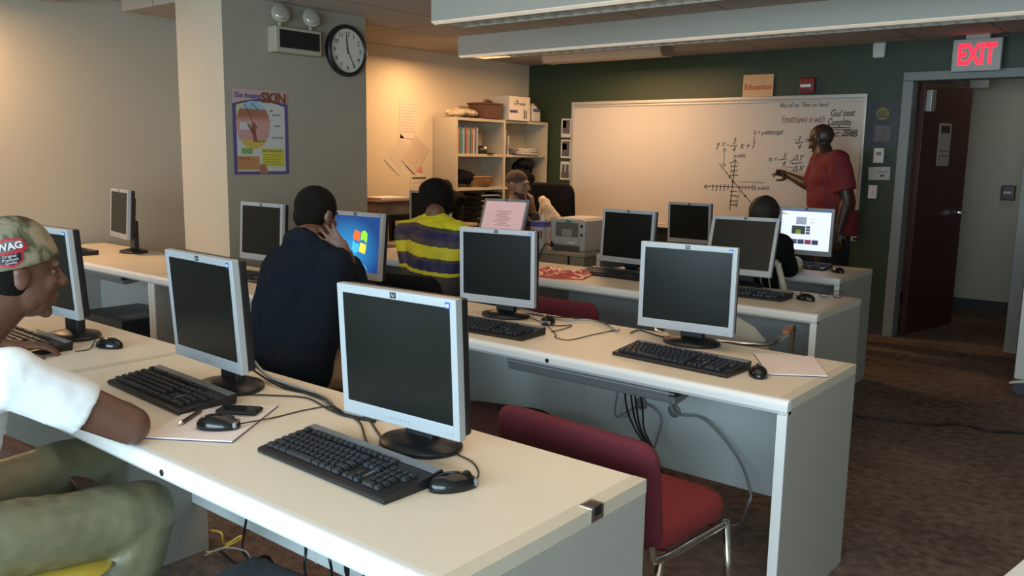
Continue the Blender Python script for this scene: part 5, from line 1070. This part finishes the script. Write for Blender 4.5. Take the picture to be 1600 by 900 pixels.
# cap: crown above a tilted plane, brim turned back
cp = MB(); vs = []; f = []; nu, nv = 40, 14
tl = math.radians(16)
for i in range(nv+1):
    a = (PI/2)*(i/nv)
    for k in range(nu):
        u = 2*PI*k/nu; r_ = 0.091*math.cos(a)**0.75 if i < nv else 0.0
        vs.append(V((r_*math.cos(u)*0.99, r_*math.sin(u)*1.20, 0.118*math.sin(a)**0.95)))
for i in range(nv):
    for k in range(nu): f.append((i*nu+k, i*nu+(k+1) % nu, (i+1)*nu+(k+1) % nu, (i+1)*nu+k))
cp.add(vs, f); f2 = [tuple(range(nu))]; cp.f += f2; cp.mi += [0]
CF = HL @ Matrix.Translation((0, -0.016, 0.024)) @ Matrix.Rotation(tl, 4, 'X')
cap1 = cp.xf(CF).build('cap', camo_m, t, smooth=True)
br = MB(); P_ = [(0.075*math.cos(a), -0.06-0.11*abs(math.sin(a))**0.8) for a in [PI+PI*k/16 for k in range(17)]]
br.prism(P_, -0.004, 0.004).xf(CF).build('cap_brim', camo_m, cap1)
# cap patch on the side, conforming
def cap_pt(u, z, off=0.003):
    a = math.asin(min(1, (z/0.118)**(1/0.95))); r_ = 0.091*math.cos(a)**0.75
    p = V((r_*math.cos(u)*0.99, r_*math.sin(u)*1.20, z)); nrm = V((math.cos(u), math.sin(u), z/0.12*0.7)).normalized(); return p+nrm*off
def patch(poly, off, m_, nm, par):
    # poly in (u,z) around side
    n_ = len(poly); vs = [cap_pt(u, z, off) for u, z in poly]; c_ = sum(vs, V())/n_; ctr = (sum(u for u, z in poly)/n_, sum(z for u, z in poly)/n_)
    mm = MB(); rings = []
    for s_ in (1, 0.75, 0.5, 0.25): rings.append([cap_pt(ctr[0]+(u-ctr[0])*s_, ctr[1]+(z-ctr[1])*s_, off) for u, z in poly])
    allv = [p for r_ in rings for p in r_]+[cap_pt(*ctr, off)]
    ff = []
    for i in range(3):
        for k in range(n_): ff.append((i*n_+k, i*n_+(k+1) % n_, (i+1)*n_+(k+1) % n_, (i+1)*n_+k))
    for k in range(n_): ff.append((3*n_+k, 3*n_+(k+1) % n_, 4*n_))
    mm.add(allv, ff).xf(CF).build(nm, m_, par, smooth=True)
U0 = math.radians(-8)
def dens(P_):
    out = []
    for i in range(len(P_)):
        a, b_ = P_[i], P_[(i+1) % len(P_)]
        for k in range(4): out.append((U0+(a[0]+(b_[0]-a[0])*k/4), 0.010+(a[1]+(b_[1]-a[1])*k/4)))
    return out
patch(dens([(-0.38, 0.045), (0.0, 0.064), (0.38, 0.056), (0.44, 0.036), (0.28, 0.026), (0.24, 0.006), (0.02, -0.006), (-0.24, 0.004), (-0.26, 0.026), (-0.40, 0.032)]), 0.003, flat('patch_red', (0.45, 0.02, 0.04)), 'cap_patch', cap1)
patch(dens([(-0.24, 0.026), (0.24, 0.026), (0.21, 0.009), (0.02, 0.0), (-0.21, 0.008)]), 0.0046, black_m, 'cap_patch', cap1)
patch(dens([(-0.34, 0.044), (0.0, 0.058), (0.34, 0.051), (0.36, 0.038), (0.0, 0.032), (-0.34, 0.034)]), 0.0046, flat('patch_grey', (0.16, 0.14, 0.14)), 'cap_patch', cap1)
def captext(s_, size, z, m_, b=0.0):
    p = cap_pt(U0, z+0.010, 0.0075); t_ = V((-math.sin(U0)*0.99, math.cos(U0)*1.2, 0)).normalized(); upv = V((-math.cos(U0)*0.35, -math.sin(U0)*0.35, 1)).normalized()
    text_mesh(s_, size, CF @ frame3(t_, upv, p), m_, 'cap_lettering', cap1, b, 0, 'CENTER', 0.0008)
captext('SWAG', 0.023, 0.036, flat('patch_white', (0.6, 0.58, 0.58)), 0.0008); captext('Original', 0.0095, 0.019, MATS['patch_white']); captext('Premium', 0.0095, 0.011, MATS['patch_white']); captext('Quality', 0.0085, 0.004, MATS['patch_white'])

# --- person at far left, only a hand shows
O = (-3.35, 0.5, 0); t = thing('person', 'person outside the left edge of whom only a hand on the keyboard shows', 'person', O)
pel = V((-3.35, 0.50, 0.56)); neck = V((-3.35, 0.62, 1.05)); sL = V((-3.55, 0.62, 1.0)); sR = V((-3.15, 0.62, 1.0)); hc = V((-3.35, 0.68, 1.22))
eR = V((-3.10, 0.90, 0.80)); wR = V((-3.075, 1.12, 0.775)); b = MB(); HF = head_frame(hc, 0); head(b, HF); b.cone(hc+V((0, -0.03, -0.06)), neck, 0.055, 0.06); torso(b, pel, neck, sL, sR, 0.9)
arm(b, sR, eR, wR); arm(b, sL, V((-3.6, 0.9, 0.80)), V((-3.45, 1.1, 0.77))); hand(b, wR, (0.35, 0.9, 0.0), (0, 0, -1), -1, 0.3, 1.0); hand(b, V((-3.45, 1.1, 0.775)), (0.2, 1, 0), (0, 0, -1), 1, 0.3)
leg_(b, V((-3.25, .55, .54)), V((-3.22, .92, .54)), V((-3.22, .92, .09))); leg_(b, V((-3.45, .55, .54)), V((-3.48, .92, .54)), V((-3.48, .92, .09)))
remesh(b, 'body', skin_m, t, 0.007, 3, origin=O)
b = MB(); torso(b, pel, neck-V((0, 0, .04)), sL, sR, 0.95, 1, .012); b.cone(sR, sR.lerp(eR, .6), .07, .072, False); b.cone(sL, sL.lerp(V((-3.6, 0.9, 0.80)), .6), .07, .072, False); remesh(b, 'shirt', navy_m, t, 0.010, 3, .015, origin=O)
b = MB(); leg_(b, V((-3.25, .55, .54)), V((-3.22, .92, .54)), V((-3.22, .92, .12)), 1, .015); leg_(b, V((-3.45, .55, .54)), V((-3.48, .92, .54)), V((-3.48, .92, .12)), 1, .015); remesh(b, 'trousers', dark_tr_m, t, 0.010, 3, .015, origin=O)
shoe(t, (-3.22, .92), 0, shoe_m, O); shoe(t, (-3.48, .92), 0, shoe_m, O)
st2 = thing('stool', 'stool outside the left edge of the picture', 'stool', (-3.35, 0.47, 0)); MB().lathe([(0.17, 0), (0.19, 0.02), (0.17, 0.05)], (0, 0, 0.39), 24).build('seat', blkfab_m, st2, smooth=True)
for k in range(4): a = k*PI/2+PI/4; MB().tube([(0.12*math.cos(a), 0.12*math.sin(a), 0.39), (0.18*math.cos(a), 0.18*math.sin(a), 0)], 0.011).build('leg', dmetal_m, st2)

# --- person 2: navy hooded top, resting cheek on hand
O = (-2.9, 2.1, 0); t = thing('person', 'person in a navy top resting head on one hand before the blue desktop screen', 'person', O)
hc = aty(495, 338, 2.36); pel = aty(452, 562, 2.06); pel.z = 0.56; neck = aty(484, 374, 2.28); sL = aty(440, 412, 2.20); sR = aty(524, 414, 2.28)
eR = aty(562, 466, 2.50); wR = aty(541, 397, 2.34); eL = aty(432, 470, 2.46); wL = aty(470, 460, 2.62)
HF = head_frame(hc, math.radians(8), math.radians(-14), 0, 1.04)
b = MB(); head(b, HF); b.cone(hc+V((0, -0.03, -0.05)), neck, 0.056, 0.062); torso(b, pel, neck-V((0, 0, .02)), sL, sR, 0.9); arm(b, sR, eR, wR); arm(b, sL, eL, wL)
hand(b, wR, (-0.50, -0.42, 0.74), (-0.63, 0.776, 0), 1, 0.10, 0.95, 1.0); hand(b, wL, (0.3, 0.9, 0), (0, 0, -1), 1, .3)
hR = V((-2.80, 2.12, .52)); hL = V((-3.00, 2.12, .52)); kR = V((-2.72, 2.58, .50)); kL = V((-3.10, 2.56, .52)); aR = V((-2.74, 2.56, .09)); aL = V((-3.12, 2.55, .09)); leg_(b, hR, kR, aR); leg_(b, hL, kL, aL)
remesh(b, 'body', skin_m, t, 0.0045, 2, origin=O)
b = MB(); torso(b, pel-V((0, 0, .03)), neck-V((0, .01, .03)), sL, sR, .98, 1.05, .015)
for s_, e_, w_ in ((sR, eR, wR), (sL, eL, wL)): b.cone(s_, e_, .074, .064); b.cone(e_, e_.lerp(w_, .8), .062, .05, False)
b.sphere(neck+V((0.0, -.045, -.005)), (.095, .065, .055)); b.cone(neck-V((0, .0, .03)), neck+V((0, -.005, .03)), .078, .066, False)

for s_, w0 in ((sR, .10), (sL, -.10)):
    for q_ in (0.0, 0.5): b.cone(s_.lerp(sL if s_ is sR else sR, q_*0.5)+V((0, -.01, -.03)), pel+V((w0*(1-q_), -.02, .02)), .085, .125)
b.cone(neck-V((0, .02, .04)), sR, .07, .07); b.cone(neck-V((0, .02, .04)), sL, .07, .07)
remesh(b, 'hooded_top', navy_m, t, 0.009, 4, .03, .12, origin=O)
b = MB(); leg_(b, hR, kR, aR+V((0, 0, .03)), 1.05, .02); leg_(b, hL, kL, aL+V((0, 0, .03)), 1.05, .02); b.sphere(pel-V((0, 0, .04)), (.19, .16, .10)); b.sphere(V((-2.69, 2.22, .53)), (.08, .16, .085)); remesh(b, 'trousers', khaki_m, t, 0.010, 3, .04, .09, origin=O)
b = MB().sphere((0, -0.016, 0.038), (0.080, 0.098, 0.088), nu=20, nv=14).sphere((0, -0.045, -0.01), (0.070, 0.062, 0.060)).xf(HF); remesh(b, 'hair', hair_m, t, 0.006, 2, 0.003, 0.01, origin=O)
shoe(t, aR, 0, shoe_m, O); shoe(t, aL, 0, shoe_m, O); eyes(t, HF, O)

# --- person 3: striped top
O = (-3.45, 3.5, 0); t = thing('person', 'person with short dark hair in a yellow, grey and navy striped top, seen from behind', 'person', O)
hc = aty(684, 312, 3.68); neck = aty(680, 334, 3.58); pel = V((-3.42, 3.48, .56)); sL = aty(636, 364, 3.60); sR = aty(714, 366, 3.60); eL = V((-3.78, 3.80, .80)); wL = V((-3.62, 4.0, .78)); eR = aty(722, 428, 3.78); wR = V((-3.28, 4.02, .78))
HF = head_frame(hc, math.radians(10), math.radians(-20), 0, 1.0)
b = MB(); head(b, HF); b.cone(hc+V((0, -.03, -.05)), neck, .052, .058); torso(b, pel, neck-V((0, 0, .02)), sL, sR, .9); arm(b, sL, eL, wL); arm(b, sR, eR, wR); hand(b, wL, (.3, .9, 0), (0, 0, -1), 1, .3); hand(b, wR, (-.2, .9, 0), (0, 0, -1), -1, .3)
hR = V((-3.32, 3.56, .54)); hL = V((-3.54, 3.56, .54)); kR = V((-3.28, 4.0, .54)); kL = V((-3.58, 4.0, .54)); leg_(b, hR, kR, V((-3.28, 4.02, .09))); leg_(b, hL, kL, V((-3.58, 4.02, .09)))
remesh(b, 'body', skin4_m, t, .007, 3, origin=O)
ST = [flat('stripe_yellow', (0.66, 0.62, 0.02)), flat('stripe_grey', (0.050, 0.048, 0.056)), flat('stripe_navy', (0.014, 0.014, 0.085))]
def stripes(c):
    # bands across the body and across each sleeve
    for s_, e_, off in ((sR, eR, 0.13), ):
        ax = (e_-s_); q_ = (V(c)-s_).dot(ax)/ax.length_squared
        rad = (V(c)-s_-ax*q_).length
        if q_ > 0.02 and rad < 0.085 and c[0] > s_.x-0.03:
            d = q_*ax.length+0.035; k = d
            break
    else:
        k = neck.z+0.012-c[2]-0.12*abs(c[0]-hc.x)
    for a, m_ in ((0.060, 0), (0.082, 1), (0.125, 2), (0.160, 1), (0.225, 0), (0.24, 1), (0.295, 2), (0.315, 0), (9, 1)):
        if k < a: return m_
b = MB(); torso(b, pel, neck-V((0, 0, .03)), sL, sR, 1.02, 1.1, .014); b.cone(sL, pel+V((-.05, 0, .1)), .08, .12); b.cone(sR, pel+V((.05, 0, .1)), .08, .12)
for s_, e_, w_ in ((sR, eR, wR), (sL, eL, wL)): b.cone(s_, e_, .073, .062); b.cone(e_, e_.lerp(w_, .6), .058, .05, False)
remesh(b, 'striped_top', ST, t, .006, 4, .012, .1, stripes, O)
b = MB(); leg_(b, hR, kR, V((-3.28, 4.02, .12)), 1, .015); leg_(b, hL, kL, V((-3.58, 4.02, .12)), 1, .015); b.sphere(pel-V((0, 0, .03)), (.185, .15, .10)); remesh(b, 'trousers', dark_tr_m, t, .010, 3, .02, origin=O)
b = MB().sphere((0, -.022, .022), (.104, .115, .100), nu=20, nv=14).sphere((-.005, -.035, -.05), (.095, .08, .095)).sphere((.07, .02, -.02), (.03, .05, .06)).xf(HF); remesh(b, 'hair', hair_m, t, .006, 2, .006, .02, origin=O)
shoe(t, (-3.28, 4.02), 0, shoe_m, O); shoe(t, (-3.58, 4.02), 0, shoe_m, O)

# --- person 4: bearded, hand at mouth
O = (-4.5, 5.55, 0); t = thing('person', 'bearded person in dark checked clothes with hand at mouth, behind the pink page screen', 'person', O)
hc = aty(809, 290, 5.62); neck = aty(806, 322, 5.58); pel = V((-4.62, 5.55, .56)); sL = aty(822, 335, 5.78); sR = aty(808, 340, 5.42); eL = V((-4.25, 5.72, .80)); wL = V((-4.35, 5.50, .80)); f4 = V((.97, .20, 0)); wR = hc+f4*.135+V((0, 0, -.17)); eR = wR+f4*.04+V((0, 0, -.22))
HF = head_frame(hc, math.radians(-80), math.radians(-4), 0, 1.07)
b = MB(); head(b, HF); b.cone(hc+V((-.02, -.0, -.06)), neck, .055, .062); torso(b, pel, neck-V((0, 0, .02)), sL, sR, .95); arm(b, sL, eL, wL); arm(b, sR, eR, wR)
hand(b, wR, (-.10, .05, .95), (-.97, -.2, 0), 1, .75, .95); hand(b, wL, (.2, -.3, .4), (-1, 0, 0), 1, .6)
leg_(b, V((-4.55, 5.46, .54)), V((-4.15, 5.60, .50)), V((-4.15, 5.62, .09))); leg_(b, V((-4.6, 5.68, .54)), V((-4.2, 5.84, .50)), V((-4.2, 5.86, .09)))
remesh(b, 'body', skin2_m, t, .006, 3, origin=O)
def plaid():
    m = bpy.data.materials.new('dark_plaid'); m.use_nodes = True; nt = m.node_tree; bb_ = nt.nodes['Principled BSDF']; tc = nt.nodes.new('ShaderNodeTexCoord'); ch = nt.nodes.new('ShaderNodeTexChecker'); ch.inputs['Scale'].default_value = 22
    ch.inputs['Color1'].default_value = (.02, .02, .022, 1); ch.inputs['Color2'].default_value = (.11, .10, .10, 1); nt.links.new(tc.outputs['Object'], ch.inputs['Vector']); nt.links.new(ch.outputs[0], bb_.inputs['Base Color']); bb_.inputs['Roughness'].default_value = .85; return m
b = MB(); torso(b, pel, neck-V((0, 0, .04)), sL, sR, 1.0, 1.1, .015)
for s_, e_, w_ in ((sR, eR, wR), (sL, eL, wL)): b.cone(s_, e_, .075, .062); b.cone(e_, e_.lerp(w_, .75), .058, .045, False)
remesh(b, 'checked_shirt', plaid(), t, .008, 3, .015, origin=O)
b = MB(); b.cone(neck+V((0, 0, -.035)), neck+V((0, 0, .015)), .078, .068, False); remesh(b, 'collar', paper_m, t, .006, 1, origin=O)
b = MB(); leg_(b, V((-4.55, 5.46, .54)), V((-4.15, 5.60, .50)), V((-4.15, 5.62, .12)), 1, .015); leg_(b, V((-4.6, 5.68, .54)), V((-4.2, 5.84, .50)), V((-4.2, 5.86, .12)), 1, .015); b.sphere(pel-V((0, 0, .03)), (.16, .18, .10)); remesh(b, 'trousers', dark_tr_m, t, .010, 3, origin=O)
b = MB().sphere((0, -.016, .040), (.0775, .094, .082), nu=20, nv=14).xf(HF); remesh(b, 'hair', mat('cropped_hair', (.07, .04, .025), .8, noise=.3, nscale=80), t, .006, 1, origin=O)
b = MB().sphere((0, .042, -.080), (.053, .056, .042)).sphere((0, .018, -.060), (.066, .046, .032)).xf(HF); remesh(b, 'beard', mat('beard', (.06, .03, .02), .85, noise=.3, nscale=80), t, .006, 1, origin=O)
eyes(t, HF, O); shoe(t, (-4.15, 5.62), -1.37, shoe_m, O); shoe(t, (-4.2, 5.86), -1.37, shoe_m, O)
task_chair(-4.62, 5.55, math.radians(-78), 'low black office chair carrying the bearded person', 0.42, 0.30, 0.80, arms=False)
dc = MB(); j2 = V((-5.16, 5.42, 0.98))
dc.cone(V((-.10, 0, .12)), V((.14, .02, .06)), .07, .06).cone(V((-.08, -.02, .08)), V((-.06, -.05, -.28)), .07, .10).cone(V((.10, 0, .04)), V((.12, -.04, -.30)), .07, .09).sphere((0.02, -.03, -.15), (.14, .06, .17))
o = remesh(dc, 'dark_jacket', blkfab_m, None, .010, 3, .04, .08); o.location = j2; tag(o, 'dark jacket heaped over the black chair beside the bookshelf', 'jacket')
jk = MB(); j_ = aty(858, 330, 5.95); jk.cone(aty(848, 312, 5.95)-j_, aty(864, 345, 5.95)-j_, .035, .075).cone(aty(852, 318, 5.99)-j_, aty(856, 360, 5.98)-j_, .05, .08)
o = remesh(jk.xf(Matrix.Translation(j_)), 'coat', mat('cream_cloth', (.62, .52, .40), .85, noise=.05), None, .010, 3, .04, .1, origin=j_); o.location = j_; tag(o, 'cream coat draped between the bearded person and the black high-backed chair', 'coat')

# --- person 5: teacher
O = (-2.3, 6.78, 0); t = thing('person', 'person in a red polo shirt standing and pointing a marker at the whiteboard', 'person', O)
hc = aty(1283, 219, 6.80); neck = V((-2.385, 6.76, 1.475)); pel = V((-2.28, 6.76, .95)); sL = V((-2.22, 6.60, 1.43)); sR = V((-2.47, 6.92, 1.42))
eR = aty(1268, 292, 7.10); wR = aty(1232, 274, 7.18); eL = V((-2.13, 6.58, 1.14)); wL = V((-2.16, 6.52, .90))
HF = head_frame(hc, math.radians(82), math.radians(-22), 0, 1.02)
b = MB(); head(b, HF); b.cone(hc+V((.02, 0, -.06)), neck, .062, .068); torso(b, pel, neck-V((0, 0, .02)), sL, sR, 1.05, 1.12); arm(b, sR, eR, wR, 1.05); arm(b, sL, eL, wL, 1.1)
hand(b, wR, (-.95, .1, .25), (-.1, -.75, -.55), -1, .5, 1.0, 0, (0.15, .7, .85, .9)); hand(b, wL, (0, -.1, -1), (0, 1, 0), 1, .35)
hR = V((-2.28, 6.86, .92)); hL = V((-2.28, 6.66, .92)); kR = V((-2.28, 6.92, .50)); kL = V((-2.26, 6.64, .50)); aR = V((-2.26, 6.95, .09)); aL = V((-2.24, 6.62, .09)); leg_(b, hR, kR, aR); leg_(b, hL, kL, aL)
remesh(b, 'body', skin3_m, t, .0065, 3, origin=O)
b = MB(); torso(b, pel+V((0, 0, .02)), neck-V((0, 0, .045)), sL, sR, 1.12, 1.22, .015); b.cone(pel+V((0, 0, .10)), pel-V((0, 0, .09)), .185, .19, False)
for s_, e_ in ((sR, eR), (sL, eL)): b.cone(s_, s_.lerp(e_, .78), .083, .088, False); b.sphere(s_, .083)
b.cone(neck-V((0, 0, .05)), neck+V((0, 0, .01)), .088, .076, False)
remesh(b, 'polo_shirt', redpolo_m, t, .008, 4, .022, .12, origin=O)
b = MB(); leg_(b, hR, kR, aR+V((0, 0, .03)), 1.05, .02); leg_(b, hL, kL, aL+V((0, 0, .03)), 1.05, .02); b.sphere(pel, (.15, .19, .13)); remesh(b, 'trousers', dark_tr_m, t, .010, 3, .02, origin=O)
shoe(t, aR, PI/2, shoe_m, O); shoe(t, aL, PI/2, shoe_m, O); eyes(t, HF, O)
mk = thing('marker_pen', 'dark marker held by the teacher in the red shirt', 'marker', (0, 0, 0)); a_, b_ = aty(1226, 273, 7.13), aty(1201, 257, 7.33); MB().tube([a_, a_.lerp(b_, .45)], .0085, 10).build('barrel', black_m, mk); MB().tube([a_.lerp(b_, .45), a_.lerp(b_, .62)], [.0085, .003], 10).build('tip', silver_m, mk)

# --- person 6: dark hair behind tilted monitor
O = (-2.12, 4.92, 0); t = thing('person', 'person with dark brown hair in black, facing the lit web page screen', 'person', O)
hc = aty(1195, 339, 5.0); neck = V((-2.10, 4.95, 1.0)); pel = V((-2.10, 4.86, .56)); sL = V((-2.27, 4.95, .93)); sR = V((-1.97, 4.96, .93)); eR = V((-1.97, 5.10, .78)); wR = V((-2.04, 5.30, .775)); eL = V((-2.34, 5.12, .80)); wL = V((-2.22, 5.34, .775))
HF = head_frame(hc, 0, math.radians(-12), 0, .98); b = MB(); head(b, HF); b.cone(hc+V((0, -.02, -.06)), neck, .05, .055); torso(b, pel, neck-V((0, 0, .02)), sL, sR, .85); arm(b, sL, eL, wL, .9); arm(b, sR, eR, wR, .9); hand(b, wL, (0, 1, 0), (0, 0, -1), 1, .3, .9); hand(b, wR, (0, 1, 0), (0, 0, -1), -1, .3, .9)
leg_(b, V((-2.0, 4.92, .54)), V((-1.98, 5.28, .54)), V((-1.98, 5.3, .09))); leg_(b, V((-2.2, 4.92, .54)), V((-2.22, 5.28, .54)), V((-2.22, 5.3, .09)))
remesh(b, 'body', skin2_m, t, .008, 3, origin=O)
b = MB(); torso(b, pel, neck-V((0, 0, .04)), sL, sR, .92, 1, .014)
for s_, e_, w_ in ((sR, eR, wR), (sL, eL, wL)): b.cone(s_, e_, .066, .058); b.cone(e_, e_.lerp(w_, .85), .056, .045, False)
remesh(b, 'black_top', blkfab_m, t, .009, 3, .015, origin=O)
b = MB(); leg_(b, V((-2.0, 4.92, .54)), V((-1.98, 5.28, .54)), V((-1.98, 5.3, .12)), 1, .012); leg_(b, V((-2.2, 4.92, .54)), V((-2.22, 5.28, .54)), V((-2.22, 5.3, .12)), 1, .012); b.sphere(pel-V((0, 0, .03)), (.17, .14, .10)); remesh(b, 'trousers', dark_tr_m, t, .010, 3, origin=O)
b = MB().sphere((0, -.02, .03), (.092, .108, .100), nu=20, nv=14).sphere((0, -.07, -.02), (.075, .05, .09)).xf(HF); remesh(b, 'hair', mat('brown_black_hair', (.014, .008, .006), .6, noise=.4, nscale=60, bump=.6, bscale=150), t, .006, 2, .008, .03, origin=O)
shoe(t, (-1.98, 5.3), 0, shoe_m, O); shoe(t, (-2.22, 5.3), 0, shoe_m, O)
